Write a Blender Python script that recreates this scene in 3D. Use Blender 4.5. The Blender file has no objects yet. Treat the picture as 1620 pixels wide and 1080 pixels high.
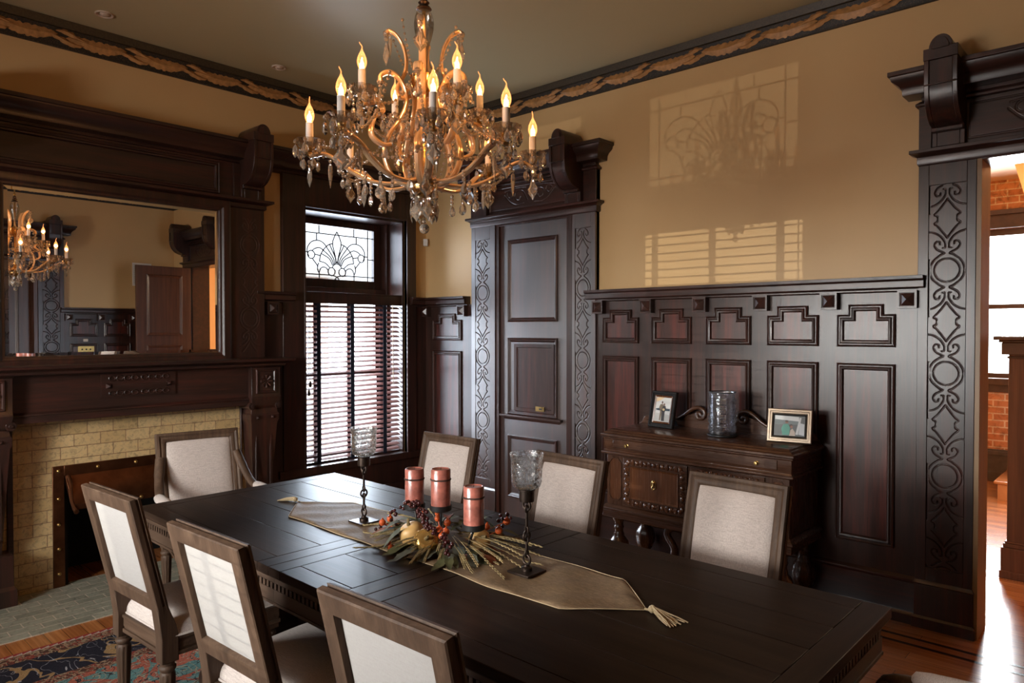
import bpy, bmesh, math, random
from math import sin, cos, pi, radians as R
from mathutils import Vector, Matrix
random.seed(11)
SC = bpy.context.scene
COL = SC.collection

# ------------------------------------------------------------------ camera, world, sun, lights, exposure
cam_d = bpy.data.cameras.new('camera'); cam = bpy.data.objects.new('camera', cam_d); COL.objects.link(cam)
cam_d.sensor_width = 36.0; cam_d.lens = 1122.0 / 1620.0 * 36.0; cam_d.clip_start = 0.05; cam_d.clip_end = 200
cam.location = (5.1367, -4.3744, 1.62); cam.rotation_euler = (R(90 - 0.985), 0, R(42.7))
SC.camera = cam
SC.view_settings.view_transform = 'Standard'; SC.view_settings.look = 'None'
SC.view_settings.exposure = 0.58; SC.view_settings.gamma = 1.0; SC.view_settings.use_curve_mapping = False
CY = SC.cycles
CY.max_bounces = 10; CY.diffuse_bounces = 3; CY.glossy_bounces = 4; CY.transmission_bounces = 8
CY.transparent_max_bounces = 24; CY.caustics_reflective = False; CY.caustics_refractive = False
CY.sample_clamp_indirect = 3.0; CY.use_denoising = True; CY.blur_glossy = 0.5

world = bpy.data.worlds.new('overcast_sky'); SC.world = world; world.use_nodes = True
bg = world.node_tree.nodes['Background']; bg.inputs[0].default_value = (0.86, 0.93, 1.0, 1); bg.inputs[1].default_value = 6.5

def lamp(name, kind, loc, energy, color, rot=(0, 0, 0), size=None, size_y=None, parent=None, **kw):
    d = bpy.data.lights.new(name, kind); d.energy = energy; d.color = color
    if kind == 'AREA':
        d.shape = 'RECTANGLE'; d.size = size; d.size_y = size_y
    elif kind in ('POINT', 'SPOT'): d.shadow_soft_size = size
    for k, v in kw.items(): setattr(d, k, v)
    o = bpy.data.objects.new(name, d); o.location = loc; o.rotation_euler = rot; COL.objects.link(o)
    if parent: o.parent = parent
    return o

RW, RD, RH = 5.92, -5.6, 3.555          # room: x 0..RW, y RD..0, z 0..RH
BULB_W = 1.3
SUNW = [(2.95, 1.02), (1.72, 1.02)]    # windows in the wall behind the camera: centre, width
# daylight through the two tall windows behind the camera and through the window beside the fireplace
for i, (wx, ww) in enumerate(SUNW):
    lamp('daylight_back_window', 'AREA', (wx, RD - 1.55, 2.36), 720, (1.0, 0.96, 0.905), (R(90 - 12), 0, 0), 1.9, 1.8)
lamp('daylight_side_window', 'AREA', (-0.55, -0.78, 1.6), 185, (0.74, 0.85, 1.0), (R(90), 0, R(-90)), 1.0, 2.1)
# low sun glancing off the street outside, throwing the leaded transom and blinds on the far wall
lamp('street_glint', 'SPOT', (2.95, RD - 17.5, 0.42), 5200, (1.0, 0.93, 0.80), (R(90 + 5.0), 0, R(-0.5)), 0.009,
     spot_size=R(13), spot_blend=0.3)
# hall beyond the doorway
lamp('daylight_hall_window', 'AREA', (3.8, 5.2, 1.95), 230, (0.95, 0.97, 1.0), (R(-90), 0, 0), 1.1, 1.8)
lamp('hall_ceiling_lamp', 'POINT', (5.0, 2.8, 2.7), 60, (1.0, 0.78, 0.5), size=0.12)

# ------------------------------------------------------------------ materials
def new_mat(name):
    m = bpy.data.materials.new(name); m.use_nodes = True
    nt = m.node_tree
    return m, nt, nt.nodes['Principled BSDF']
def node(nt, t, **kw):
    n = nt.nodes.new(t)
    for k, v in kw.items(): setattr(n, k, v)
    return n
def ramp(nt, fac, stops, interp='LINEAR'):
    r = node(nt, 'ShaderNodeValToRGB'); r.color_ramp.interpolation = interp
    el = r.color_ramp.elements
    while len(el) < len(stops): el.new(0.5)
    for e, (p, c) in zip(el, stops): e.position = p; e.color = (*c, 1)
    nt.links.new(fac, r.inputs[0]); return r.outputs[0]
def coords(nt, scale=(1, 1, 1), rot=(0, 0, 0), loc=(0, 0, 0)):
    tc = node(nt, 'ShaderNodeTexCoord'); mp = node(nt, 'ShaderNodeMapping')
    mp.inputs['Scale'].default_value = scale; mp.inputs['Rotation'].default_value = rot; mp.inputs['Location'].default_value = loc
    nt.links.new(tc.outputs['Object'], mp.inputs[0]); return mp.outputs[0]
def noise(nt, vec, scale, detail=4, rough=0.55, dist=0.0):
    n = node(nt, 'ShaderNodeTexNoise'); n.inputs['Scale'].default_value = scale
    n.inputs['Detail'].default_value = detail; n.inputs['Roughness'].default_value = rough; n.inputs['Distortion'].default_value = dist
    if vec is not None: nt.links.new(vec, n.inputs['Vector'])
    return n.outputs['Fac']
def bump(nt, bsdf, h, strength=0.3, dist=0.002):
    b = node(nt, 'ShaderNodeBump'); b.inputs['Strength'].default_value = strength; b.inputs['Distance'].default_value = dist
    nt.links.new(h, b.inputs['Height']); nt.links.new(b.outputs[0], bsdf.inputs['Normal'])
def plain(name, col, rough=0.5, metal=0.0, spec=0.5, var=0.0, vscale=6, bmp=0.0, bscale=80, trans=0.0, coat=0.0, emit=None, estr=0.0):
    m, nt, b = new_mat(name)
    b.inputs['Base Color'].default_value = (*col, 1); b.inputs['Roughness'].default_value = rough
    b.inputs['Metallic'].default_value = metal; b.inputs['Specular IOR Level'].default_value = spec
    b.inputs['Transmission Weight'].default_value = trans; b.inputs['Coat Weight'].default_value = coat
    if var:
        v = coords(nt); f = noise(nt, v, vscale)
        lo = tuple(max(0, c * (1 - var)) for c in col); hi = tuple(min(1, c * (1 + var)) for c in col)
        nt.links.new(ramp(nt, f, [(0.3, lo), (0.7, hi)]), b.inputs['Base Color'])
    if bmp:
        bump(nt, b, noise(nt, coords(nt), bscale), bmp, 0.002)
    if emit: b.inputs['Emission Color'].default_value = (*emit, 1); b.inputs['Emission Strength'].default_value = estr
    return m
def wood(name, stops, axis='z', rough=0.35, fine=1.0, spec=0.5, coat=0.0, bmp=0.15, streak=1.0, rvar=0.08, ior=1.5):
    m, nt, b = new_mat(name)
    long = 0.9; s = [14 * streak, 14 * streak, 14 * streak]; s['xyz'.index(axis)] = long
    v = coords(nt, tuple(s)); f = noise(nt, v, 1.6, 5, 0.6, 0.3)
    s2 = [70, 70, 70]; s2['xyz'.index(axis)] = 2.5
    v2 = coords(nt, tuple(s2)); f2 = noise(nt, v2, 2.0 * fine, 3, 0.6)
    mx = node(nt, 'ShaderNodeMix', data_type='FLOAT'); mx.inputs[0].default_value = 0.3
    nt.links.new(f, mx.inputs[2]); nt.links.new(f2, mx.inputs[3])
    nt.links.new(ramp(nt, mx.outputs[0], stops), b.inputs['Base Color'])
    mr = node(nt, 'ShaderNodeMapRange'); mr.inputs[3].default_value = rough - rvar; mr.inputs[4].default_value = rough + rvar
    nt.links.new(f2, mr.inputs[0]); nt.links.new(mr.outputs[0], b.inputs['Roughness'])
    b.inputs['IOR'].default_value = ior
    b.inputs['Specular IOR Level'].default_value = spec; b.inputs['Coat Weight'].default_value = coat; b.inputs['Coat Roughness'].default_value = 0.15 if coat < 0.8 else 0.36
    if coat >= 0.8: b.inputs['Coat IOR'].default_value = 1.8
    if bmp: bump(nt, b, f2, bmp, 0.001)
    return m
MAH = [(0.30, (0.016, 0.0085, 0.0068)), (0.50, (0.033, 0.0150, 0.0112)), (0.62, (0.058, 0.0185, 0.0130)), (0.78, (0.095, 0.022, 0.015))]
MAHR = [(0.30, (0.022, 0.010, 0.008)), (0.47, (0.050, 0.0160, 0.0118)), (0.58, (0.095, 0.021, 0.0145)), (0.74, (0.15, 0.029, 0.0185))]
M = {}
M['mahogany'] = wood('mahogany_upright_grain', MAH, 'z', 0.30, spec=0.55, rvar=0.05)
M['mahogany_x'] = wood('mahogany_grain_along_x', MAH, 'x', 0.30, spec=0.55, rvar=0.05)
M['mahogany_y'] = wood('mahogany_grain_along_y', MAH, 'y', 0.30, spec=0.55, rvar=0.05)
M['mahogany_gloss'] = wood('varnished_mahogany_door', MAH, 'z', 0.40, spec=0.75, coat=0.9, rvar=0.04)
M['mahogany_red'] = wood('mahogany_red_panel', MAHR, 'z', 0.30, spec=0.55, rvar=0.05)
M['table'] = wood('espresso_table_boards', [(0.25, (0.012, 0.0075, 0.0055)), (0.5, (0.024, 0.0145, 0.0105)), (0.8, (0.044, 0.026, 0.018))], 'x',0.36, bmp=0.10, spec=0.5, ior=1.16)
M['table_y'] = wood('espresso_table_cross_boards', [(0.25, (0.012, 0.0075, 0.0055)), (0.5, (0.025, 0.015, 0.011)), (0.8, (0.045, 0.026, 0.018))], 'y',0.36, bmp=0.10, spec=0.5, ior=1.16)
M['oak'] = wood('weathered_oak', [(0.2, (0.022, 0.012, 0.007)), (0.5, (0.072, 0.041, 0.025)), (0.8, (0.15, 0.092, 0.058))], 'z', 0.58, spec=0.3, bmp=0.5, fine=1.3)
M['oak_x'] = wood('weathered_oak_rails', [(0.2, (0.022, 0.012, 0.007)), (0.5, (0.072, 0.041, 0.025)), (0.8, (0.15, 0.092, 0.058))], 'x', 0.58, spec=0.3, bmp=0.5, fine=1.3)
M['apron'] = wood('brown_table_apron', [(0.25, (0.03, 0.018, 0.012)), (0.5, (0.06, 0.036, 0.024)), (0.8, (0.095, 0.058, 0.038))], 'x', 0.42)
M['walnut'] = wood('walnut_sideboard', [(0.25, (0.026, 0.011, 0.006)), (0.55, (0.062, 0.025, 0.012)), (0.8, (0.115, 0.046, 0.021))], 'x', 0.28, coat=0.3)
M['walnut_z'] = wood('walnut_sideboard_upright', [(0.25, (0.026, 0.011, 0.006)), (0.55, (0.062, 0.025, 0.012)), (0.8, (0.115, 0.046, 0.021))], 'z', 0.28, coat=0.3)
M['burl'] = wood('walnut_burl', [(0.25, (0.028, 0.010, 0.005)), (0.5, (0.085, 0.030, 0.012)), (0.8, (0.17, 0.062, 0.022))], 'z', 0.26, coat=0.4, streak=0.55)
M['pale_jamb'] = wood('honey_coloured_jamb', [(0.25, (0.16, 0.085, 0.03)), (0.75, (0.30, 0.165, 0.06))], 'z', 0.4)
M['door_oak'] = wood('red_brown_oak_door', [(0.25, (0.035, 0.014, 0.009)), (0.5, (0.075, 0.028, 0.016)), (0.8, (0.14, 0.055, 0.03))], 'z', 0.35, streak=1.6)
M['wall'] = plain('ochre_wall_paint', (0.64, 0.425, 0.205), 0.42, spec=0.35, var=0.03, vscale=1.5, bmp=0.06, bscale=140)
M['ceiling'] = plain('olive_ceiling_paint', (0.54, 0.47, 0.285), 0.42, spec=0.4, var=0.03, vscale=1.2)
M['white_plastic'] = plain('white_plastic', (0.75, 0.74, 0.71), 0.4)
M['brass'] = plain('aged_brass', (0.50, 0.33, 0.12), 0.28, 1.0, var=0.15, vscale=30)
M['gold'] = plain('gilded_brass', (0.72, 0.44, 0.17), 0.22, 1.0)
M['iron'] = plain('bronzed_iron', (0.055, 0.038, 0.030), 0.38, 0.85, var=0.3, vscale=40)
M['black'] = plain('black_iron', (0.012, 0.011, 0.011), 0.5, 0.3)
M['soot'] = plain('sooty_firebox', (0.008, 0.007, 0.007), 0.95, var=0.3, vscale=20)
M['copper'] = plain('dark_copper', (0.15, 0.062, 0.030), 0.42, 1.0, var=0.35, vscale=9)
M['lead'] = plain('lead_came', (0.012, 0.012, 0.013), 0.9, 0.0, 0.1)
M['navy_tape'] = plain('navy_blind_tape', (0.008, 0.013, 0.030), 0.9, bmp=0.2, bscale=300)
M['slat'] = plain('mahogany_blind_slat', (0.21, 0.10, 0.085), 0.42, var=0.2, vscale=20)
M['mirror'] = plain('silvered_mirror', (0.90, 0.90, 0.88), 0.0, 1.0)
M['cream_rim'] = plain('cream_downlight_rim', (0.62, 0.50, 0.40), 0.45)
M['candle_white'] = plain('ivory_candle_sleeve', (0.86, 0.80, 0.74), 0.5)
M['wax'] = plain('terracotta_candle_wax', (0.36, 0.115, 0.085), 0.30, var=0.45, vscale=26, coat=0.6)
M['twine'] = plain('brown_twine', (0.05, 0.022, 0.015), 0.9)
M['orange_berry'] = plain('orange_berry', (0.60, 0.105, 0.025), 0.32, var=0.3, vscale=40)
M['dark_berry'] = plain('burgundy_bead_berry', (0.045, 0.010, 0.010), 0.14)
M['grass_stem'] = plain('dried_grass', (0.26, 0.19, 0.085), 0.8, var=0.4, vscale=60)
M['olive_leaf'] = plain('olive_leaf', (0.085, 0.085, 0.035), 0.65, var=0.5, vscale=30)
M['rust_leaf'] = plain('rust_leaf', (0.20, 0.050, 0.018), 0.7, var=0.5, vscale=30)
M['grey_leaf'] = plain('grey_green_leaf', (0.12, 0.13, 0.10), 0.7, var=0.3, vscale=30)
M['pumpkin_cream'] = plain('cream_gourd', (0.66, 0.40, 0.15), 0.4, var=0.15, vscale=14)
M['pumpkin_gold'] = plain('gold_foil_pumpkin', (0.72, 0.43, 0.13), 0.22, 0.75, var=0.15, vscale=10)
M['pumpkin_stem'] = plain('gourd_stem', (0.17, 0.12, 0.05), 0.8)
M['tassel'] = plain('gold_tassel_thread', (0.50, 0.38, 0.22), 0.65, bmp=0.8, bscale=400)
M['silver_frame'] = plain('champagne_picture_frame', (0.36, 0.29, 0.22), 0.36, 0.85)
M['black_frame'] = plain('black_picture_frame', (0.012, 0.011, 0.011), 0.25)
M['hall_orange'] = plain('apricot_hall_wall', (0.70, 0.36, 0.12), 0.6)
M['hall_pink'] = plain('peach_hall_ceiling', (0.66, 0.44, 0.30), 0.7)
M['hall_trim'] = plain('dark_hall_trim', (0.050, 0.026, 0.020), 0.35, var=0.3, vscale=12)
M['grey_trim'] = plain('weathered_grey_skirting', (0.06, 0.05, 0.045), 0.4, var=0.3, vscale=14)
M['leaf_gold'] = plain('tan_garland_leaf', (0.46, 0.235, 0.085), 0.5, var=0.3, vscale=30)
M['blackslot'] = plain('dark_slot', (0.004, 0.003, 0.003), 0.9)

def linen(name, col, dark):
    m, nt, b = new_mat(name)
    v = coords(nt, (1, 1, 1)); a = noise(nt, coords(nt, (30, 500, 500)), 1.0, 2); c = noise(nt, coords(nt, (500, 500, 22)), 1.0, 2)
    mm = node(nt, 'ShaderNodeMath', operation='ADD'); nt.links.new(a, mm.inputs[0]); nt.links.new(c, mm.inputs[1])
    hf = node(nt, 'ShaderNodeMath', operation='MULTIPLY'); hf.inputs[1].default_value = 0.5; nt.links.new(mm.outputs[0], hf.inputs[0])
    nt.links.new(ramp(nt, hf.outputs[0], [(0.34, dark), (0.62, col)]), b.inputs['Base Color'])
    b.inputs['Roughness'].default_value = 0.9; b.inputs['Specular IOR Level'].default_value = 0.2
    b.inputs['Sheen Weight'].default_value = 0.15
    bump(nt, b, hf.outputs[0], 0.35, 0.001)
    return m
M['linen'] = linen('oatmeal_linen', (0.58, 0.505, 0.465), (0.36, 0.305, 0.275))
M['linen_back'] = linen('ivory_linen', (0.37, 0.35, 0.335), (0.33, 0.31, 0.295))

def glass_mat(name, col=(1, 1, 1), rough=0.0, ior=1.5, trans=1.0):
    m, nt, b = new_mat(name); b.inputs['Base Color'].default_value = (*col, 1); b.inputs['Roughness'].default_value = rough
    b.inputs['Transmission Weight'].default_value = trans; b.inputs['IOR'].default_value = ior
    return m
M['crystal'] = glass_mat('cut_crystal', (1.0, 0.88, 0.74), 0.0, 1.55, 0.84)
M['arm_glass'] = plain('gilded_glass_arm', (0.86, 0.57, 0.32), 0.16, 0.30, coat=1.0)
def thin_glass(name, tint=(1, 1, 1), refl=0.5, rough=0.03, bmp=0.0, bscale=60, base=0.04, emit=None, estr=0.0, haze=0.0):
    m, nt, b = new_mat(name); nt.nodes.remove(b); out = nt.nodes['Material Output']
    t = node(nt, 'ShaderNodeBsdfTransparent'); t.inputs[0].default_value = (*tint, 1)
    g = node(nt, 'ShaderNodeBsdfGlossy'); g.inputs['Roughness'].default_value = rough
    lw = node(nt, 'ShaderNodeLayerWeight'); lw.inputs[0].default_value = refl
    mr = node(nt, 'ShaderNodeMapRange'); mr.inputs[3].default_value = base; mr.inputs[4].default_value = 0.75
    nt.links.new(lw.outputs['Fresnel'], mr.inputs[0])
    mx = node(nt, 'ShaderNodeMixShader'); nt.links.new(mr.outputs[0], mx.inputs[0]); nt.links.new(t.outputs[0], mx.inputs[1]); nt.links.new(g.outputs[0], mx.inputs[2])
    if bmp:
        bb = node(nt, 'ShaderNodeBump'); bb.inputs['Strength'].default_value = bmp; bb.inputs['Distance'].default_value = 0.004
        nt.links.new(noise(nt, coords(nt), bscale, 3), bb.inputs['Height'])
        nt.links.new(bb.outputs[0], g.inputs['Normal']); nt.links.new(bb.outputs[0], lw.inputs['Normal'])
    res = mx.outputs[0]
    if haze:
        tr = node(nt, 'ShaderNodeBsdfTranslucent'); tr.inputs[0].default_value = (0.9, 0.9, 0.9, 1)
        hz = node(nt, 'ShaderNodeMixShader'); hr = node(nt, 'ShaderNodeMapRange'); hr.inputs[1].default_value = 0.42; hr.inputs[2].default_value = 0.62; hr.inputs[4].default_value = haze * 2
        nt.links.new(noise(nt, coords(nt), bscale, 3), hr.inputs[0]); nt.links.new(hr.outputs[0], hz.inputs[0]); nt.links.new(res, hz.inputs[1]); nt.links.new(tr.outputs[0], hz.inputs[2]); res = hz.outputs[0]
    if emit:
        e = node(nt, 'ShaderNodeEmission'); e.inputs[0].default_value = (*emit, 1); e.inputs[1].default_value = estr
        ad = node(nt, 'ShaderNodeAddShader'); nt.links.new(res, ad.inputs[0]); nt.links.new(e.outputs[0], ad.inputs[1]); res = ad.outputs[0]
    nt.links.new(res, out.inputs[0]); return m
M['leaded_pane'] = thin_glass('obscured_leaded_glass', (0.52, 0.52, 0.525), 0.2, 0.05)
M['pane'] = thin_glass('window_pane', (0.97, 0.98, 0.98), 0.2, 0.02)
M['bulb_glass'] = thin_glass('lit_bulb_glass', (1.0, 0.74, 0.50), 0.3, 0.05, emit=(1.0, 0.36, 0.12), estr=0.60)
M['hurricane'] = thin_glass('seeded_hurricane_glass', (0.95, 0.95, 0.94), 0.35, 0.02, bmp=0.7, bscale=110, base=0.06, haze=0.22)
M['smoke_glass'] = thin_glass('smoky_glass', (0.80, 0.79, 0.81), 0.4, 0.06, bmp=1.0, bscale=55, base=0.14, haze=0.10)
M['bobeche'] = thin_glass('crystal_dish', (0.97, 0.94, 0.90), 0.5, 0.06, base=0.16)
def emissive(name, col, s):
    m, nt, b = new_mat(name); b.inputs['Base Color'].default_value = (*col, 1)
    b.inputs['Emission Color'].default_value = (*col, 1); b.inputs['Emission Strength'].default_value = s; return m
M['filament'] = emissive('glowing_filament', (1.0, 0.66, 0.30), 34)

def brick(name, c1, c2, mortar, bw, bh, ms, plane='xz', rough=0.5, var=0.5, bmp=0.6, spec=0.4, vs=9, c3=None, off=(0, 0)):
    """brick bond laid in the given plane: first axis along the courses, second across them"""
    m, nt, b = new_mat(name); v0 = coords(nt)
    sp = node(nt, 'ShaderNodeSeparateXYZ'); cb = node(nt, 'ShaderNodeCombineXYZ'); nt.links.new(v0, sp.inputs[0])
    for k in (0, 1):
        ad = node(nt, 'ShaderNodeMath', operation='ADD'); ad.inputs[1].default_value = off[k]
        nt.links.new(sp.outputs['xyz'.index(plane[k])], ad.inputs[0]); nt.links.new(ad.outputs[0], cb.inputs[k])
    v = cb.outputs[0]
    t = node(nt, 'ShaderNodeTexBrick'); t.offset = 0.5; t.inputs['Scale'].default_value = 1.0
    t.inputs['Brick Width'].default_value = bw; t.inputs['Row Height'].default_value = bh; t.inputs['Mortar Size'].default_value = ms
    t.inputs['Mortar Smooth'].default_value = 0.3; t.inputs['Bias'].default_value = 0.0
    t.inputs['Color1'].default_value = (*c1, 1); t.inputs['Color2'].default_value = (*c2, 1); t.inputs['Mortar'].default_value = (*mortar, 1)
    nt.links.new(v, t.inputs['Vector'])
    n = noise(nt, v, vs, 6, 0.7, 0.8)
    cr = ramp(nt, n, [(0.30, (1 - var,) * 3), (0.5, (1, 1, 1)), (0.72, c3 or (1 + var * 0.4,) * 3)])
    mx = node(nt, 'ShaderNodeMix', data_type='RGBA', blend_type='MULTIPLY'); mx.inputs[0].default_value = 1.0
    nt.links.new(t.outputs[0], mx.inputs[6]); nt.links.new(cr, mx.inputs[7]); nt.links.new(mx.outputs[2], b.inputs['Base Color'])
    b.inputs['Roughness'].default_value = rough; b.inputs['Specular IOR Level'].default_value = spec
    inv = node(nt, 'ShaderNodeMath', operation='MULTIPLY_ADD'); inv.inputs[1].default_value = -1.0; inv.inputs[2].default_value = 1.0
    nt.links.new(t.outputs['Fac'], inv.inputs[0])
    sm = node(nt, 'ShaderNodeMath', operation='MULTIPLY_ADD'); sm.inputs[1].default_value = 0.25; nt.links.new(n, sm.inputs[0]); nt.links.new(inv.outputs[0], sm.inputs[2])
    bump(nt, b, sm.outputs[0], bmp, 0.004)
    return m
M['tile'] = brick('glazed_ochre_fireplace_tile', (0.48, 0.33, 0.155), (0.62, 0.45, 0.235), (0.30, 0.18, 0.10), 0.152, 0.0762, 0.0026, 'yz', 0.32, 0.52, 0.9, 0.5, 38, (1.12, 1.05, 0.95), (2.60 + 0.04, -0.04))
M['hearth_tile'] = brick('glazed_grey_green_hearth_tile', (0.23, 0.23, 0.175), (0.37, 0.36, 0.28), (0.62, 0.52, 0.42), 0.153, 0.0765, 0.0036, 'yx', 0.30, 0.62, 0.9, 0.5, 30, (0.95, 1.05, 1.1))
M['brick_hall'] = brick('old_orange_brick', (0.42, 0.16, 0.07), (0.55, 0.25, 0.12), (0.62, 0.45, 0.30), 0.21, 0.072, 0.008, 'xz', 0.85, 0.55, 0.8, 0.2, 12)
M['brick_out'] = brick('neighbour_brick', (0.62, 0.38, 0.31), (0.70, 0.46, 0.38), (0.70, 0.60, 0.55), 0.22, 0.075, 0.008, 'yz', 0.9, 0.3)
def floor_mat():
    m, nt, b = new_mat('polished_fir_floor')
    v = coords(nt, (1, 1, 1))
    t = node(nt, 'ShaderNodeTexBrick'); t.offset = 0.37; t.offset_frequency = 3
    for k, x in (('Scale', 1.0), ('Brick Width', 1.6), ('Row Height', 0.085), ('Mortar Size', 0.0012), ('Mortar Smooth', 0.2)): t.inputs[k].default_value = x
    t.inputs['Color1'].default_value = (0.34, 0.115, 0.036, 1); t.inputs['Color2'].default_value = (0.50, 0.20, 0.065, 1); t.inputs['Mortar'].default_value = (0.05, 0.016, 0.006, 1)
    nt.links.new(v, t.inputs['Vector'])
    n = noise(nt, coords(nt, (1.0, 30, 1)), 2.0, 5, 0.6, 0.4)
    cr = ramp(nt, n, [(0.25, (0.62, 0.55, 0.5)), (0.6, (1, 1, 1)), (0.8, (1.1, 1.1, 1.1))])
    mx = node(nt, 'ShaderNodeMix', data_type='RGBA', blend_type='MULTIPLY'); mx.inputs[0].default_value = 1.0
    nt.links.new(t.outputs[0], mx.inputs[6]); nt.links.new(cr, mx.inputs[7]); nt.links.new(mx.outputs[2], b.inputs['Base Color'])
    b.inputs['Roughness'].default_value = 0.22; b.inputs['Coat Weight'].default_value = 0.4; b.inputs['Coat Roughness'].default_value = 0.12
    bump(nt, b, n, 0.08, 0.002)
    return m
M['floor'] = floor_mat()
M['inlay'] = plain('dark_floor_inlay', (0.035, 0.012, 0.008), 0.25, var=0.3, vscale=20)
def stipple():
    m, nt, b = new_mat('stippled_dark_frieze'); v = coords(nt)
    vo = node(nt, 'ShaderNodeTexVoronoi'); vo.inputs['Scale'].default_value = 150; nt.links.new(v, vo.inputs['Vector'])
    nt.links.new(ramp(nt, vo.outputs['Distance'], [(0.18, (0.12, 0.075, 0.03)), (0.42, (0.016, 0.015, 0.016))]), b.inputs['Base Color'])
    b.inputs['Roughness'].default_value = 0.55; return m
M['stipple'] = stipple()

M['frieze_top'] = plain('dark_olive_frieze_band', (0.045, 0.032, 0.016), 0.5, var=0.4, vscale=90)
def runner_mat():
    m, nt, b = new_mat('bronze_silk_runner')
    n = noise(nt, coords(nt, (18, 60, 1)), 2.0, 6, 0.7, 1.2); n2 = noise(nt, coords(nt, (3, 10, 1)), 1.2, 3)
    nt.links.new(ramp(nt, n, [(0.3, (0.14, 0.092, 0.052)), (0.55, (0.24, 0.162, 0.094)), (0.75, (0.37, 0.26, 0.155))]), b.inputs['Base Color'])
    b.inputs['Roughness'].default_value = 0.62; b.inputs['Specular IOR Level'].default_value = 0.25
    bump(nt, b, n, 0.3, 0.002); return m
M['runner'] = runner_mat()
def rug_mat(hx, hy):
    m, nt, b = new_mat('persian_rug_wool'); L = nt.links
    tc = node(nt, 'ShaderNodeTexCoord'); sp = node(nt, 'ShaderNodeSeparateXYZ'); L.new(tc.outputs['Object'], sp.inputs[0])
    def mth(op, a, c=None, d=None):
        n = node(nt, 'ShaderNodeMath', operation=op)
        for i, q in enumerate((a, c, d)):
            if q is None: continue
            if isinstance(q, (int, float)): n.inputs[i].default_value = q
            else: L.new(q, n.inputs[i])
        return n.outputs[0]
    def mixc(f, a, c):
        n = node(nt, 'ShaderNodeMix', data_type='RGBA'); L.new(f, n.inputs[0])
        for i, q in ((6, a), (7, c)):
            if isinstance(q, tuple): n.inputs[i].default_value = (*q, 1)
            else: L.new(q, n.inputs[i])
        return n.outputs[2]
    dx = mth('SUBTRACT', hx, mth('ABSOLUTE', sp.outputs[0])); dy = mth('SUBTRACT', hy, mth('ABSOLUTE', sp.outputs[1]))
    d = mth('MINIMUM', dx, dy)
    o = tc.outputs['Object']
    def line(scale, w, dist=1.0, seed=0.0):
        mp = node(nt, 'ShaderNodeMapping'); mp.inputs['Location'].default_value = (seed, seed * 2, 0); L.new(o, mp.inputs[0])
        f = noise(nt, mp.outputs[0], scale, 1.5, 0.5, dist)
        return mth('LESS_THAN', mth('ABSOLUTE', mth('SUBTRACT', f, 0.5)), w)
    def flower(scale, seed):
        mp = node(nt, 'ShaderNodeMapping'); mp.inputs['Location'].default_value = (seed, seed, 0); L.new(o, mp.inputs[0])
        v = node(nt, 'ShaderNodeTexVoronoi'); v.inputs['Scale'].default_value = scale; v.inputs['Randomness'].default_value = 0.6
        L.new(mp.outputs[0], v.inputs['Vector']); return v.outputs['Distance']
    navy, tan, red, cream, teal, rust = (0.018, 0.017, 0.026), (0.30, 0.185, 0.085), (0.24, 0.045, 0.032), (0.50, 0.42, 0.30), (0.105, 0.215, 0.215), (0.36, 0.10, 0.065)
    main = mixc(line(2.5, 0.024, 2.4, 3.1), navy, tan)
    fl = flower(2.1, 5.0)
    main = mixc(mth('LESS_THAN', fl, 0.20), main, red); main = mixc(mth('LESS_THAN', fl, 0.12), main, (0.30, 0.16, 0.06)); main = mixc(mth('LESS_THAN', fl, 0.06), main, red)
    main = mixc(line(4.0, 0.006, 3.5, 8.0), main, (0.30, 0.30, 0.33))
    field = mixc(line(3.0, 0.060, 2.4, 1.0), teal, rust); field = mixc(line(8.0, 0.022, 2.0, 6.0), field, (0.30, 0.27, 0.20))
    f2 = flower(5.0, 2.0); field = mixc(mth('LESS_THAN', f2, 0.22), field, red); field = mixc(mth('LESS_THAN', f2, 0.10), field, cream)
    field = mixc(line(10.0, 0.015, 2.0, 11.0), field, (0.03, 0.03, 0.035))
    guard = mixc(line(26.0, 0.06, 1.0, 4.0), (0.075, 0.036, 0.026), (0.28, 0.20, 0.13)); guard = mixc(line(20.0, 0.03, 1.0, 9.0), guard, red)
    zz = mth('ABSOLUTE', mth('SUBTRACT', mth('FRACT', mth('MULTIPLY', mth('ADD', sp.outputs[0], sp.outputs[1]), 26.0)), 0.5))
    edge = mixc(mth('GREATER_THAN', mth('ADD', mth('MULTIPLY', zz, 0.04), 0.012), d), (0.42, 0.33, 0.28), (0.26, 0.032, 0.030))
    c = mixc(mth('GREATER_THAN', d, 0.035), edge, guard); c = mixc(mth('GREATER_THAN', d, 0.12), c, main)
    c = mixc(mth('GREATER_THAN', d, 0.40), c, guard); c = mixc(mth('GREATER_THAN', d, 0.475), c, field)
    n = noise(nt, o, 240, 2); cr = ramp(nt, n, [(0.3, (0.55, 0.55, 0.55)), (0.7, (1.25, 1.25, 1.25))])
    mx = node(nt, 'ShaderNodeMix', data_type='RGBA', blend_type='MULTIPLY'); mx.inputs[0].default_value = 1.0
    L.new(c, mx.inputs[6]); L.new(cr, mx.inputs[7]); L.new(mx.outputs[2], b.inputs['Base Color'])
    b.inputs['Roughness'].default_value = 0.95; b.inputs['Specular IOR Level'].default_value = 0.1
    bump(nt, b, n, 0.6, 0.003); return m

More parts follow.
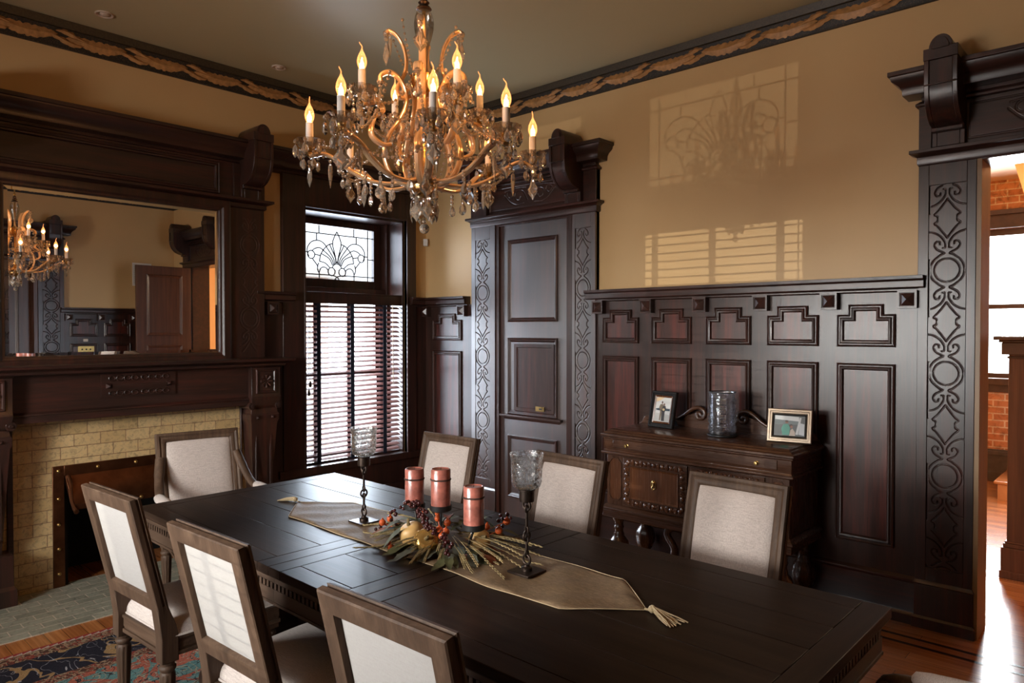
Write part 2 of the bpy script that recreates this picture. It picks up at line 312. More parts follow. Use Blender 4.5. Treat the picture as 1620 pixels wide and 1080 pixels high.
# ------------------------------------------------------------------ mesh helpers
class MB:
    """collects shapes; build() links them as ONE mesh object"""
    def __init__(s, T=None): s.v = []; s.f = []; s.mi = []; s.T = T; s.m = 0
    def add(s, vs, fs):
        o = len(s.v)
        s.v += [tuple(s.T(*p)) if s.T else tuple(p) for p in vs]
        s.f += [tuple(i + o for i in f) for f in fs]; s.mi += [s.m] * len(fs)
    def box(s, x0, x1, y0, y1, z0, z1):
        s.add([(x, y, z) for z in (z0, z1) for y in (y0, y1) for x in (x0, x1)],
              [(0, 2, 3, 1), (4, 5, 7, 6), (0, 1, 5, 4), (2, 6, 7, 3), (0, 4, 6, 2), (1, 3, 7, 5)])
    def prism(s, poly, axis, a, b):
        """poly: 2-D points in the two other axes (in xyz order), extruded from a to b along axis"""
        def P(p, t): return {'x': (t, p[0], p[1]), 'y': (p[0], t, p[1]), 'z': (p[0], p[1], t)}[axis]
        n = len(poly); vs = [P(p, a) for p in poly] + [P(p, b) for p in poly]
        s.add(vs, [tuple(range(n)), tuple(range(2 * n - 1, n - 1, -1))] + [(i, (i + 1) % n, n + (i + 1) % n, n + i) for i in range(n)])
    def rings(s, rings, closed_ring=True, cap=True, loop=False):
        n = len(rings[0]); vs = [p for r in rings for p in r]; fs = []
        m = len(rings)
        for k in range(m if loop else m - 1):
            k2 = (k + 1) % m
            for i in range(n if closed_ring else n - 1):
                j = (i + 1) % n; fs.append((k * n + i, k * n + j, k2 * n + j, k2 * n + i))
        if cap and not loop: fs += [tuple(range(n)), tuple(range(m * n - 1, (m - 1) * n - 1, -1))]
        s.add(vs, fs)
    def lathe(s, prof, n=20, c=(0, 0, 0), flute=0, amp=0.0, axis='z', cap=True):
        rs = []
        for r, z in prof:
            ring = []
            for i in range(n):
                a = 2 * pi * i / n; rr = r * (1 + amp * cos(flute * a)) if flute else r
                p = (rr * cos(a), rr * sin(a), z)
                if axis == 'y': p = (p[0], p[2], p[1])
                if axis == 'x': p = (p[2], p[0], p[1])
                ring.append((c[0] + p[0], c[1] + p[1], c[2] + p[2]))
            rs.append(ring)
        s.rings(rs, cap=cap)
    def sphere(s, c, r, nu=10, nv=7, sc=(1, 1, 1)):
        rs = []
        for k in range(1, nv):
            t = pi * k / nv; rs.append([(c[0] + r * sc[0] * sin(t) * cos(2 * pi * i / nu), c[1] + r * sc[1] * sin(t) * sin(2 * pi * i / nu), c[2] - r * sc[2] * cos(t)) for i in range(nu)])
        o = len(rs) * nu; vs = [p for q in rs for p in q] + [(c[0], c[1], c[2] - r * sc[2]), (c[0], c[1], c[2] + r * sc[2])]
        fs = [(k * nu + i, k * nu + (i + 1) % nu, (k + 1) * nu + (i + 1) % nu, (k + 1) * nu + i) for k in range(len(rs) - 1) for i in range(nu)]
        fs += [(o, (i + 1) % nu, i) for i in range(nu)] + [(o + 1, o - nu + i, o - nu + (i + 1) % nu) for i in range(nu)]
        s.add(vs, fs)
    def tube(s, path, r, n=8, closed=False, flat=None, up=(0, 0, 1)):
        """r: number or list; flat=(a,b): elliptical section scale across / along up"""
        P = [Vector(p) for p in path]; m = len(P); rs = []
        prev = None
        for k in range(m):
            if closed: t = P[(k + 1) % m] - P[k - 1]
            else: t = P[min(k + 1, m - 1)] - P[max(k - 1, 0)]
            t.normalize()
            if prev is None:
                u = Vector(up); u = u - t * u.dot(t)
                if u.length < 1e-4: u = Vector((1, 0, 0)) - t * t.x
            else: u = prev - t * prev.dot(t)
            u.normalize(); prev = u; w = t.cross(u)
            rr = r[k] if isinstance(r, (list, tuple)) else r
            a, b = flat or (1, 1)
            rs.append([tuple(P[k] + w * (rr * a * cos(2 * pi * i / n)) + u * (rr * b * sin(2 * pi * i / n))) for i in range(n)])
        s.rings(rs, loop=closed)
    def steps(s, u0, u1, prof, o0=0.0):
        """moulding with mitred returns: prof = [(o, z)] upwards, in wall coordinates (u, out, z)"""
        s.rings([[(u0 - o + o0, 0, z), (u0 - o + o0, o, z), (u1 + o - o0, o, z), (u1 + o - o0, 0, z)] for o, z in prof])
    def frame(s, poly, prof):
        """mitred moulding round a closed rectilinear polygon [(u,z)] (anticlockwise); prof = [(inset, out)]"""
        n = len(poly)
        def inset(d):
            r = []
            for i in range(n):
                p0, p1, p2 = Vector(poly[i - 1]), Vector(poly[i]), Vector(poly[(i + 1) % n])
                e1 = (p1 - p0).normalized(); e2 = (p2 - p1).normalized()
                n1 = Vector((-e1.y, e1.x)); n2 = Vector((-e2.y, e2.x)); q = n1 + n2
                r.append(p1 + q * (d / max(0.3, q.dot(n1))))
            return r
        s.rings([[(p.x, o, p.y) for p in inset(d)] for d, o in prof], cap=False)
    def build(s, name, mat, parent=None, smooth=35, bevel=0.0, recalc=True, seg=2):
        me = bpy.data.meshes.new(name); me.from_pydata(s.v, [], s.f)
        mats = mat if isinstance(mat, (list, tuple)) else [mat]
        for m in mats: me.materials.append(m)
        if len(mats) > 1: me.polygons.foreach_set('material_index', s.mi)
        if recalc:
            b = bmesh.new(); b.from_mesh(me); bmesh.ops.recalc_face_normals(b, faces=b.faces); b.to_mesh(me); b.free()
        if smooth:
            me.polygons.foreach_set('use_smooth', [True] * len(me.polygons)); me.set_sharp_from_angle(angle=R(smooth))
        me.update()
        o = bpy.data.objects.new(name, me); COL.objects.link(o)
        if parent: o.parent = parent
        if bevel:
            md = o.modifiers.new('soft_edges', 'BEVEL'); md.width = bevel; md.segments = seg; md.limit_method = 'ANGLE'; md.angle_limit = R(40); md.harden_normals = False
        return o
def tag(o, label, cat, group=None):
    o['label'] = label; o['category'] = cat
    if group: o['group'] = group
    return o
def struct(o, label=None):
    o['kind'] = 'structure'
    if label: o['label'] = label
    return o
def thing(name, label, cat, loc=(0, 0, 0), rz=0.0, group=None):
    o = bpy.data.objects.new(name, None); COL.objects.link(o); o.empty_display_size = 0.1
    o.location = loc; o.rotation_euler = (0, 0, rz); return tag(o, label, cat, group)
def dup(root, loc, rz, label):
    r = root.copy(); COL.objects.link(r); r.location = loc; r.rotation_euler = (0, 0, rz); r['label'] = label
    for ch in list(root.children):
        c = ch.copy(); COL.objects.link(c); c.parent = r
        for g in list(ch.children):
            d = g.copy(); COL.objects.link(d); d.parent = c
    return r
# wall coordinates (u along the wall in world metres, o out into the room, z up)
def WN(u, o, z): return (u, -o, z)
def WW(u, o, z): return (o, u, z)
def WE(u, o, z): return (RW - o, u, z)
def WS(u, o, z): return (u, RD + o, z)
def WH(u, o, z): return (u, 4.7 - o, z)
def rect(u0, u1, z0, z1): return [(u0, z0), (u1, z0), (u1, z1), (u0, z1)]
def arc(cx, cy, r, a0, a1, n=12, ry=None):
    ry = ry or r
    return [(cx + r * cos(R(a0 + (a1 - a0) * i / n)), cy + ry * sin(R(a0 + (a1 - a0) * i / n))) for i in range(n + 1)]
def spline(pts, n=8):
    """Catmull-Rom through points of any dimension"""
    out = []; P = [pts[0]] + list(pts) + [pts[-1]]
    for i in range(1, len(P) - 2):
        for k in range(n):
            t = k / n
            out.append(tuple(0.5 * (2 * b + (c - a) * t + (2 * a - 5 * b + 4 * c - d) * t * t + (3 * b - a - 3 * c + d) * t ** 3)
                             for a, b, c, d in zip(P[i - 1], P[i], P[i + 1], P[i + 2])))
    out.append(tuple(pts[-1])); return out
def dome(mb, u0, u1, v0, v1, h, base, put, n=10, rim=0.35, p=4.0):
    """padded panel: put(u, v, height)"""
    vs = []; fs = []
    for j in range(n + 1):
        for i in range(n + 1):
            a = -cos(pi * i / n); c = -cos(pi * j / n)
            q = (1 - abs(a) ** p) * (1 - abs(c) ** p)
            vs.append(put(u0 + (u1 - u0) * (a + 1) / 2, v0 + (v1 - v0) * (c + 1) / 2, base + h * max(0, q) ** rim))
    for j in range(n):
        for i in range(n): k = j * (n + 1) + i; fs.append((k, k + 1, k + n + 2, k + n + 1))
    mb.add(vs, fs)
# ------------------------------------------------------------------ room shell
b = MB(); b.box(-0.4, RW + 0.3, RD - 0.4, 0.0, -0.12, 0.0); struct(b.build('floor', M['floor'], smooth=0))
b = MB(); b.box(-0.36, RW + 0.3, RD - 0.36, 0.2, RH, RH + 0.1); struct(b.build('ceiling', M['ceiling'], smooth=0))
# two dark inlaid lines running round the floor
b = MB()
for d in (0.235, 0.325):
    b.box(2.0, RW - d, -d - 0.012, -d + 0.012, 0, 0.0012); b.box(RW - d - 0.024, RW - d, RD + d, -d - 0.012, 0, 0.0012)
struct(b.build('trim_1', M['inlay'], smooth=0), 'two dark inlaid lines let into the orange plank floor')
def wall(name, T, u0, u1, thick, holes):
    """holes: (u0, u1, z0, z1) left to right"""
    b = MB(T); u = u0
    for h0, h1, z0, z1 in holes:
        b.box(u, h0, -thick, 0, 0, RH)
        if z0 > 0: b.box(h0, h1, -thick, 0, 0, z0)
        b.box(h0, h1, -thick, 0, z1, RH); u = h1
    b.box(u, u1, -thick, 0, 0, RH)
    return struct(b.build(name, M['wall'], smooth=0))
WIN = (-1.30, -0.265, 0.49, 2.608)
FB = (-3.02, -2.18, 0.0, 0.70)
wall('wall_left', WW, RD, 0.0, 0.36, [FB, WIN])
DO = (4.425, 5.19, 0.0, 2.515)
wall('wall_right', WN, 0.0, RW + 0.2, 0.2, [DO])
EO = (-2.75, -1.76, 0.0, 2.5)
wall('wall_far_right', WE, RD, 0.0, 0.2, [EO])
wall('wall_behind', WS, 0.0, RW, 0.36, [(c - 0.5175, c + 0.5175, 0.49, 2.608) for c, w in sorted(SUNW)])

# ------------------------------------------------------------------ painted frieze at the ceiling with leaf garland
def frieze(name, T, u0, u1, dirn, lab, leaves):
    b = MB(T); b.m = 0
    pr = [(0.0, 3.385), (0.014, 3.387), (0.014, 3.400), (0.006, 3.402), (0.022, 3.505)]
    b.rings([[(u0, 0, z), (u0, o, z), (u1, o, z), (u1, 0, z)] for o, z in pr])
    b.m = 1; pr = [(0.022, 3.505), (0.038, 3.508), (0.052, 3.553), (0.0, 3.554)]
    b.rings([[(u0, 0, z), (u0, o, z), (u1, o, z), (u1, 0, z)] for o, z in pr])
    root = struct(b.build(name, [M['stipple'], M['frieze_top']], smooth=20), lab)
    g = MB(T); P = 0.40; k = 0; u = leaves[0]
    while u < leaves[1]:
        for (du, dz, L, W, ph) in ((0.02, 3.452, 0.345, 0.040, 0), (0.27, 3.436, 0.20, 0.019, 1.0), (0.25, 3.474, 0.17, 0.020, 2.0)):
            n = 26; up = []; md = []; lo = []
            for i in range(n + 1):
                t = i / n; w = W * max(0.03, sin(pi * t ** 0.85)) ** 0.6 * (0.80 + 0.30 * abs(sin(t * pi * (8 if not ph else 4) + ph)))
                c = dz + 0.010 * sin(t * 1.6 * pi + ph * 0.7 + 2.6) + (t - 0.5) * (0.014 if ph else -0.014)
                uu = u + dirn * (du + t * L)
                o = 0.006 + (c - 3.402) * 0.155 + 0.007
                up.append((uu + dirn * 0.010 * abs(sin(t * pi * 5 + ph)), o, c + w)); md.append((uu, o + 0.013, c)); lo.append((uu + dirn * 0.010 * abs(cos(t * pi * 5)), o, c - w * 0.92))
            vs = up + md + lo; q = n + 1
            g.add(vs, [(i, i + 1, q + i + 1, q + i) for i in range(n)] + [(q + i, q + i + 1, 2 * q + i + 1, 2 * q + i) for i in range(n)] + [tuple(list(range(q)) + list(range(3 * q - 1, 2 * q - 1, -1)))])
        u += P
    g.build('leaf_garland', M['leaf_gold'], root, smooth=30)
frieze('trim_2', WN, 0.0, RW, 1, 'leaf-patterned frieze along the top of the wall with the doors', (0.02, RW - 0.4))
frieze('trim_3', WW, RD, 0.0, -1, 'leaf-patterned frieze along the top of the fireplace wall', (-4.5 + 0.3, -0.1))
frieze('trim_4', WE, RD, 0.0, -1, 'leaf-patterned frieze above the wall seen in the mirror', (-4.0, -0.1))

# ------------------------------------------------------------------ carved strapwork boards (real grooves pressed into a fine grid)
import numpy as np
def carve(w, h, lines, depth, gw, res, put):
    """grid board face, w wide, h high, grooved along polylines; put(a, v, d) maps to 3-D"""
    nx = int(round(w / res)); nz = int(round(h / res))
    X = np.linspace(-w / 2, w / 2, nx + 1); Z = np.linspace(0, h, nz + 1)
    D = np.full((nz + 1, nx + 1), 1.0)
    for ln in lines:
        for (x0, z0), (x1, z1) in zip(ln[:-1], ln[1:]):
            i0 = max(0, int((min(x0, x1) - gw + w / 2) / res)); i1 = min(nx + 1, int((max(x0, x1) + gw + w / 2) / res) + 2)
            j0 = max(0, int((min(z0, z1) - gw) / res)); j1 = min(nz + 1, int((max(z0, z1) + gw) / res) + 2)
            if i0 >= i1 or j0 >= j1: continue
            gx, gz = np.meshgrid(X[i0:i1], Z[j0:j1]); dx, dz = x1 - x0, z1 - z0; L2 = dx * dx + dz * dz + 1e-12
            t = np.clip(((gx - x0) * dx + (gz - z0) * dz) / L2, 0, 1)
            d = np.hypot(gx - x0 - t * dx, gz - z0 - t * dz); D[j0:j1, i0:i1] = np.minimum(D[j0:j1, i0:i1], d)
    dep = depth * np.clip((gw - D) / (gw * 0.45), 0, 1)
    vs = [put(float(X[i]), float(Z[j]), -float(dep[j, i])) for j in range(nz + 1) for i in range(nx + 1)]
    q = nx + 1
    fs = [(j * q + i, j * q + i + 1, (j + 1) * q + i + 1, (j + 1) * q + i) for j in range(nz) for i in range(nx)]
    return vs, fs
def strap_lines(w, h, ph, P=0.548):
    k = w / 0.18; L = []
    half = [arc(0, 0, 0.062, -90, 90, 18),
            arc(0, 0, 0.084, -58, 58, 16),
            spline([(0.044, -0.072), (0.030, -0.082), (0.014, -0.090), (0.026, -0.098), (0.050, -0.112), (0.062, -0.135), (0.052, -0.153), (0.036, -0.150), (0.034, -0.138)], 5),
            spline([(0.020, -0.118), (0.010, -0.122), (0.012, -0.150), (0.032, -0.180), (0.062, -0.200), (0.090, -0.207)], 5),
            spline([(0.0, -0.170), (0.018, -0.196), (0.044, -0.230), (0.062, -0.247), (0.060, -0.254), (0.051, -0.258), (0.047, -0.265), (0.046, -0.274)], 5)]
    for c in np.arange(h - ph + P, -P, -P):
        for ln in half:
            for sx in (1, -1):
                for sz in (1, -1): L.append([(sx * x * k, c + sz * z) for x, z in ln])
    return L
def clip_lines(L, h, m=0.004):
    out = []
    for ln in L:
        cur = []
        for p in ln:
            if m < p[1] < h - m: cur.append(p)
            else:
                if len(cur) > 1: out.append(cur)
                cur = []
        if len(cur) > 1: out.append(cur)
    return out
def pilaster(name, T, u0, u1, z1, lab, parent=None, panel=(0.05, 0.048), mat='mahogany'):
    """flat carved door pilaster on a plinth"""
    root = struct(thing(name, lab, 'trim')) if parent is None else parent
    if parent is None: del root['category']
    o = 0.05; w = u1 - u0
    b = MB(T); b.box(u0, u1, 0, o - 0.014, 0.25, z1); b.box(u0, u0 + panel[0], 0, o, 0.25, z1); b.box(u1 - panel[1], u1, 0, o, 0.25, z1)
    b.box(u0 + panel[0], u1 - panel[1], 0, o, z1 - 0.11, z1); b.box(u0 + panel[0], u1 - panel[1], 0, o, 0.25, 0.335)
    b.steps(u0, u1, [(o + 0.006, 0.235), (o + 0.010, 0.243), (o + 0.004, 0.252), (o, 0.262)], o); b.box(u0 - 0.004, u1 + 0.004, 0, o + 0.006, 0.0, 0.235)
    b.steps(u0 - 0.004, u1 + 0.004, [(o + 0.016, 0.0), (o + 0.016, 0.055), (o + 0.006, 0.068)], o + 0.006)
    b.build('pilaster', M[mat], root, bevel=0.002)
    pw = w - sum(panel) - 0.004; ph = z1 - 0.11 - 0.335 - 0.004; cu = (u0 + panel[0] + u1 - panel[1]) / 2
    L = clip_lines(strap_lines(pw, ph, z1 - 0.11 - 0.002 - 1.934 if z1 > 2 else 0.3), ph)
    L += [[(-pw / 2 + 0.004, z + 0.12), (-pw / 2 + 0.004, z + 0.42)] for z in np.arange((ph - 0.27) % 0.548 - 0.548, ph, 0.548)]
    L = clip_lines([[(x, min(max(z, 0.005), ph - 0.005)) for x, z in ln] if len(ln) == 2 else ln for ln in L], ph)
    vs, fs = carve(pw, ph, L, 0.0085, 0.0040, 0.0020, lambda a, v, d: (cu + a, o - 0.0015 + d, 0.337 + v))
    g = MB(T); g.add(vs, fs); g.build('carved_panel', M[mat], root, smooth=60)
    return root
def corbel(T, uc, w, o0, parent, z0=2.585):
    """console bracket: scrolled foot, flat face, round head"""
    b = MB(T)
    def pr(k): return [(0.02, z0), (o0 + 0.030, z0), (o0 + 0.030, z0 + 0.072), (o0 + 0.052, z0 + 0.078), (o0 + 0.052, z0 + 0.096)] + \
        [(o0 + 0.052 + 0.170 * k * cos(R(t)), z0 + 0.272 + 0.176 * sin(R(t))) for t in range(-84, 1, 12)] + [(o0 + 0.224 * k, z0 + 0.278), (o0 + 0.224 * k, z0 + 0.40), (0.02, z0 + 0.40)]
    def side(p, a, c): b.rings([[(a, o, z) for o, z in p], [(c, o, z) for o, z in p]])
    side(pr(1.0), uc - w / 2, uc - w / 2 + 0.022); side(pr(1.0), uc + w / 2 - 0.022, uc + w / 2)
    side(pr(0.96), uc - w / 2 + 0.022, uc + w / 2 - 0.022)
    zt = z0 + 0.40; b.box(uc - w / 2 - 0.003, uc + w / 2 + 0.003, 0.02, o0 + 0.226, zt, zt + 0.058)
    r = w * 0.36; cap = [(uc + x, zt + 0.055 + y) for x, y in arc(0, 0, r, 0, 180, 12, r * 1.25)] + [(uc - r, zt + 0.05), (uc + r, zt + 0.05)]
    b.rings([[(x, 0.02, z) for x, z in cap], [(x, o0 + 0.222, z) for x, z in cap]])
    cap2 = [(uc + (x - uc) * 0.72, zt + 0.05 + (z - zt - 0.05) * 0.8) for x, z in cap]
    b.rings([[(x, o0 + 0.20, z) for x, z in cap2], [(x, o0 + 0.232, z) for x, z in cap2]])
    b.box(uc - w / 2 + 0.004, uc + w / 2 - 0.004, 0.02, o0 + 0.062, z0 + 0.074, z0 + 0.092); b.box(uc - w / 2 + 0.002, uc + w / 2 - 0.002, 0.02, o0 + 0.228, z0 + 0.272, z0 + 0.280)
    return b.build('corbel', M['mahogany'], parent, bevel=0.0025)
CORN = [(0.03, 2.842), (0.05, 2.850), (0.05, 2.868), (0.125, 2.872), (0.128, 2.905), (0.140, 2.925), (0.170, 2.950), (0.176, 2.972), (0.185, 2.975), (0.185, 2.998)]
SHELF = [(0.052, 2.50), (0.058, 2.512), (0.058, 2.545), (0.072, 2.556), (0.090, 2.564), (0.090, 2.582)]
def header(T, u0, u1, root, mat, corb=(), ends=True, carve_it=True):
    """shelf moulding, carved frieze board, cornice and corbels above an opening"""
    b = MB(T); b.steps(u0, u1, SHELF, 0.05); b.build('shelf_moulding', mat, root, bevel=0.0015)
    b = MB(T); b.box(u0, u1, 0, 0.042, 2.575, 2.85); b.box(u0, u0 + 0.06, 0, 0.055, 2.58, 2.842); b.box(u1 - 0.06, u1, 0, 0.055, 2.58, 2.842)
    b.steps(u0, u1, [(0.055, 2.815), (0.066, 2.82), (0.066, 2.832), (0.05, 2.845)], 0.05); b.build('frieze_board', mat, root, bevel=0.0015)
    b = MB(T); b.steps(u0 + 0.03, u1 - 0.03, CORN, 0.03); b.build('cornice', mat, root, bevel=0.0015)
    if carve_it:
        ins = 0.22 if corb else 0.02
        w = u1 - u0 - 2 * ins; L = []; c = 0.10
        for s in (1, -1):
            for k in range(max(1, int(w / 2 / 0.26))):
                x = 0.02 + k * 0.26
                L += [[(s * (x + a), c + d) for a, d in ln] for ln in (spline([(0, -0.03), (0.05, 0.045), (0.12, 0.04), (0.13, -0.01), (0.09, -0.025), (0.075, 0.0)], 6),
                      spline([(0.04, -0.055), (0.12, -0.06), (0.19, -0.03), (0.25, 0.03)], 6), arc(0.19, 0.03, 0.028, 0, 360, 14), spline([(0.02, 0.07), (0.12, 0.075), (0.24, 0.06)], 4))]
            L.append([(s * (w / 2 - 0.01), 0.012), (s * (w / 2 - 0.01), 0.188)])
        L += [[(-w / 2 + 0.01, 0.012), (w / 2 - 0.01, 0.012)], [(-w / 2 + 0.01, 0.188), (w / 2 - 0.01, 0.188)]]
        vs, fs = carve(w, 0.20, L, 0.006, 0.0045, 0.0030, lambda a, v, d: ((u0 + u1) / 2 + a, 0.0465 + d, 2.602 + v))
        g = MB(T); g.add(vs, fs); g.build('carved_frieze', mat, root, smooth=60)
    for uc in corb: corbel(T, uc, 0.148, 0.05, root)

# ------------------------------------------------------------------ panelled wainscot
MOULD = [(-0.030, 0.0), (-0.030, 0.014), (-0.024, 0.019), (-0.018, 0.013), (-0.014, 0.013), (-0.006, 0.021), (0.002, 0.019), (0.008, 0.007), (0.010, 0.0)]
def shift(prof, o): return [(d, h + o) for d, h in prof]
LEDGE = [(0.030, 1.825), (0.042, 1.832), (0.042, 1.842), (0.072, 1.846), (0.078, 1.850), (0.078, 1.884), (0.086, 1.889), (0.094, 1.893), (0.096, 1.912)]
def wainscot(name, T, u0, u1, pan, ledge, mat, lab, blocks=(), base=True, low=(0.43, 1.395)):
    """pan: list of (u0,u1) panel openings; ledge: (u0,u1)"""
    root = struct(thing(name, lab, 'x')); del root['category']
    b = MB(T); b.box(u0, u1, 0, 0.03, 0.0, 1.84); b.build('backing_board', M['mahogany'], root, smooth=0)
    b = MB(T); b.rings([[(ledge[0] - o * 0 , 0, z), (ledge[0], o, z), (ledge[1], o, z), (ledge[1], 0, z)] for o, z in LEDGE]); b.build('ledge', mat, root, bevel=0.0015)
    for a, c in pan:
        d = c - a; s = min(0.082, d * 0.25)
        st = [(a, 1.55), (c, 1.55), (c, 1.675), (c - s, 1.675), (c - s, 1.732), (a + s, 1.732), (a + s, 1.675), (a, 1.675)]
        for nm, poly in (('stepped_panel', st), ('tall_panel', rect(a, c, *low))):
            p = MB(T); p.m = 0; p.frame(poly, shift(MOULD, 0.03)); p.m = 1
            n = len(poly); p.add([(x, 0.033, z) for x, z in poly], [tuple(range(n))])
            p.build(nm, [M['mahogany'], M['mahogany_red']], root, smooth=25, recalc=True)
    for uc in blocks:
        p = MB(T); h = 0.048; z = 1.783; p.box(uc - h, uc + h, 0.03, 0.072, z - h, z + h); p.frame(rect(uc - h, uc + h, z - h, z + h), [(0, 0.072), (0, 0.080), (0.010, 0.080), (0.012, 0.072)])
        k = 0.036; p.rings([[(uc - k, 0.071, z - k), (uc + k, 0.071, z - k), (uc + k, 0.071, z + k), (uc - k, 0.071, z + k)], [(uc - .001, 0.096, z - .001), (uc + .001, 0.096, z - .001), (uc + .001, 0.096, z + .001), (uc - .001, 0.096, z + .001)]])
        p.build('pyramid_block', M['mahogany'], root, smooth=10)
    if base:
        b = MB(T); b.rings([[(u0, 0, z), (u0, o, z), (u1, o, z), (u1, 0, z)] for o, z in [(0.052, 0.0), (0.052, 0.05), (0.042, 0.06), (0.038, 0.07), (0.038, 0.225), (0.046, 0.236), (0.046, 0.246), (0.030, 0.262)]])
        b.build('skirting', mat, root, bevel=0.001)
    return root
wainscot('trim_5', WN, 1.99, 4.145, [(2.085 + 0.4165 * i - (0 if i < 4 else 0.0), 2.335 + 0.4165 * i) for i in range(5)], (1.915, 4.176), M['mahogany_x'],
         'dark mahogany wainscot with five stepped panels behind the sideboard', [2.029 + 0.4135 * i for i in range(6)])
wainscot('trim_6', WN, 0.0, 0.665, [(0.17, 0.49)], (0.0, 0.60), M['mahogany_x'], 'narrow mahogany wainscot in the corner left of the service door', [0.055, 0.55])
wainscot('trim_7', WW, -0.16, 0.0, [], (-0.235, 0.0), M['mahogany_y'], 'narrow strip of mahogany wainscot between window and corner')
wainscot('trim_8', WW, -1.68, -1.49, [], (-1.74, -1.41), M['mahogany_y'], 'narrow strip of mahogany wainscot between mantel and window', [-1.60])
EB = [-0.62 - 0.4 * i for i in range(-1, 3)]
wainscot('trim_9', WE, -1.455, 0.0, [(-1.36, -1.08), (-0.94, -0.66), (-0.52, -0.20)], (-1.50, -0.0), M['mahogany_y'], 'mahogany wainscot reflected in the mirror beside the oak door', [-1.40, -1.01, -0.59, -0.15])

# ------------------------------------------------------------------ service door in the right-hand wall, with its carved surround
pilaster('trim_10', WN, 0.662, 0.948, 2.50, 'carved pilaster on the window side of the service door', panel=(0.05, 0.06), mat='mahogany_gloss')
pilaster('trim_11', WN, 1.775, 1.994, 2.50, 'carved pilaster on the sideboard side of the service door', panel=(0.026, 0.042), mat='mahogany_gloss')
b = MB(WN); b.box(0.948, 0.985, 0, 0.04, 0, 2.5); b.box(1.715, 1.775, 0, 0.045, 0, 2.5); b.box(0.985, 1.715, 0, 0.04, 2.485, 2.5)
root = struct(b.build('door_1', M['mahogany'], bevel=0.002), 'dark mahogany service door with a small sliding hatch between carved pilasters')
b = MB(WN); b.box(0.985, 1.715, 0.0, 0.012, 0.0, 2.485); b.build('door_leaf', M['mahogany_gloss'], root, smooth=0)
DP = [(-0.004, 0.0), (-0.004, 0.012), (0.004, 0.018), (0.012, 0.012), (0.016, 0.012), (0.026, 0.004), (0.034, 0.0)]
for nm, poly in (('upper_panel', rect(1.075, 1.60, 1.685, 2.36)), ('hatch_panel', rect(1.075, 1.60, 0.915, 1.545)), ('lower_panel', rect(1.075, 1.60, 0.22, 0.735))):
    p = MB(WN); p.m = 0; p.frame(poly, shift(DP, 0.012)); p.m = 1
    ins = 0.05 if nm != 'hatch_panel' else 0.075
    p.add([(x, 0.0135, z) for x, z in poly], [(0, 1, 2, 3)])
    if nm == 'hatch_panel':
        p.m = 0; q = rect(1.145, 1.575, 0.945, 1.50); p.frame(q, [(0, 0.013), (0, 0.024), (0.028, 0.024), (0.032, 0.016)]); p.add([(x, 0.017, z) for x, z in q], [(0, 1, 2, 3)])
    p.build(nm, [M['mahogany'], M['mahogany_gloss']], root, smooth=25)
b = MB(WN); b.steps(1.04, 1.62, [(0.012, 0.865), (0.020, 0.872), (0.040, 0.886), (0.052, 0.892), (0.052, 0.905), (0.046, 0.910)], 0.012); b.build('hatch_shelf', M['mahogany_x'], root, bevel=0.001)
b = MB(WN); b.box(1.385, 1.475, 0.024, 0.029, 0.957, 0.995); b.box(1.405, 1.455, 0.0285, 0.0295, 0.968, 0.984); b.m = 1; b.box(1.425, 1.452, 0.029, 0.031, 0.970, 0.982)
b.build('latch_plate', [M['brass'], M['black']], root, bevel=0.001)['label'] = 'small brass latch plate'
rt = struct(thing('trim_12', 'corniced mahogany header with carved corbels over the service door', 'x')); del rt['category']
header(WN, 0.662, 2.0, rt, M['mahogany_x'], (0.80, 1.80))

# ------------------------------------------------------------------ wide doorway to the hall
pilaster('trim_13', WN, 4.141, 4.408, 2.50, 'carved pilaster at the left of the hall doorway', panel=(0.05, 0.042))
pilaster('trim_14', WN, 5.21, 5.477, 2.50, 'carved pilaster at the right of the hall doorway, seen in the mirror', panel=(0.042, 0.05))
rt = struct(thing('trim_15', 'corniced mahogany header with carved corbels over the hall doorway', 'x')); del rt['category']
header(WN, 4.141, 5.477, rt, M['mahogany_x'], (4.285, 5.333))
b = MB(WN); b.box(4.408, 4.43, -0.2, 0.045, 0, 2.515); struct(b.build('trim_16', M['pale_jamb'], smooth=0), 'honey-coloured edge of the door jamb beside the carved pilaster')
b = MB(WN); b.box(5.185, 5.21, -0.2, 0.045, 0, 2.515); b.box(4.43, 5.185, -0.2, 0.045, 2.495, 2.515); struct(b.build('trim_17', M['mahogany_x'], smooth=0), 'dark jamb and soffit lining the hall doorway')
# doorway in the far-right wall (only seen in the mirror)
pilaster('trim_18', WE, -1.755, -1.455, 2.50, 'carved pilaster seen at the left of the mirror', panel=(0.05, 0.05))
rt = struct(thing('trim_19', 'corniced header over the second doorway seen in the mirror', 'x')); del rt['category']
header(WE, -3.05, -1.455, rt, M['mahogany_y'], (-1.60,))
pilaster('trim_20', WE, -3.05, -2.755, 2.50, 'carved pilaster on the far side of the second doorway', panel=(0.05, 0.05))
b = MB(WE); b.box(EO[0] + 0.03, EO[1] - 0.04, -0.16, -0.12, 0, 2.48); b.box(EO[0] - 0.01, EO[0] + 0.04, -0.2, 0.03, 0, 2.5); b.box(EO[1] - 0.04, EO[1] + 0.01, -0.2, 0.03, 0, 2.5); b.box(EO[0], EO[1], -0.2, 0.03, 2.47, 2.5)
r2 = struct(b.build('door_2', M['door_oak'], smooth=0, bevel=0.002), 'red-brown panelled door set in the second doorway, seen in the mirror')
for z0, z1 in ((0.25, 1.0), (1.15, 2.3)):
    for a in (-2.62, -2.24):
        p = MB(WE); p.frame(rect(a, a + 0.30, z0, z1), shift(DP, -0.12)); p.build('door_panel', M['door_oak'], r2, smooth=25)
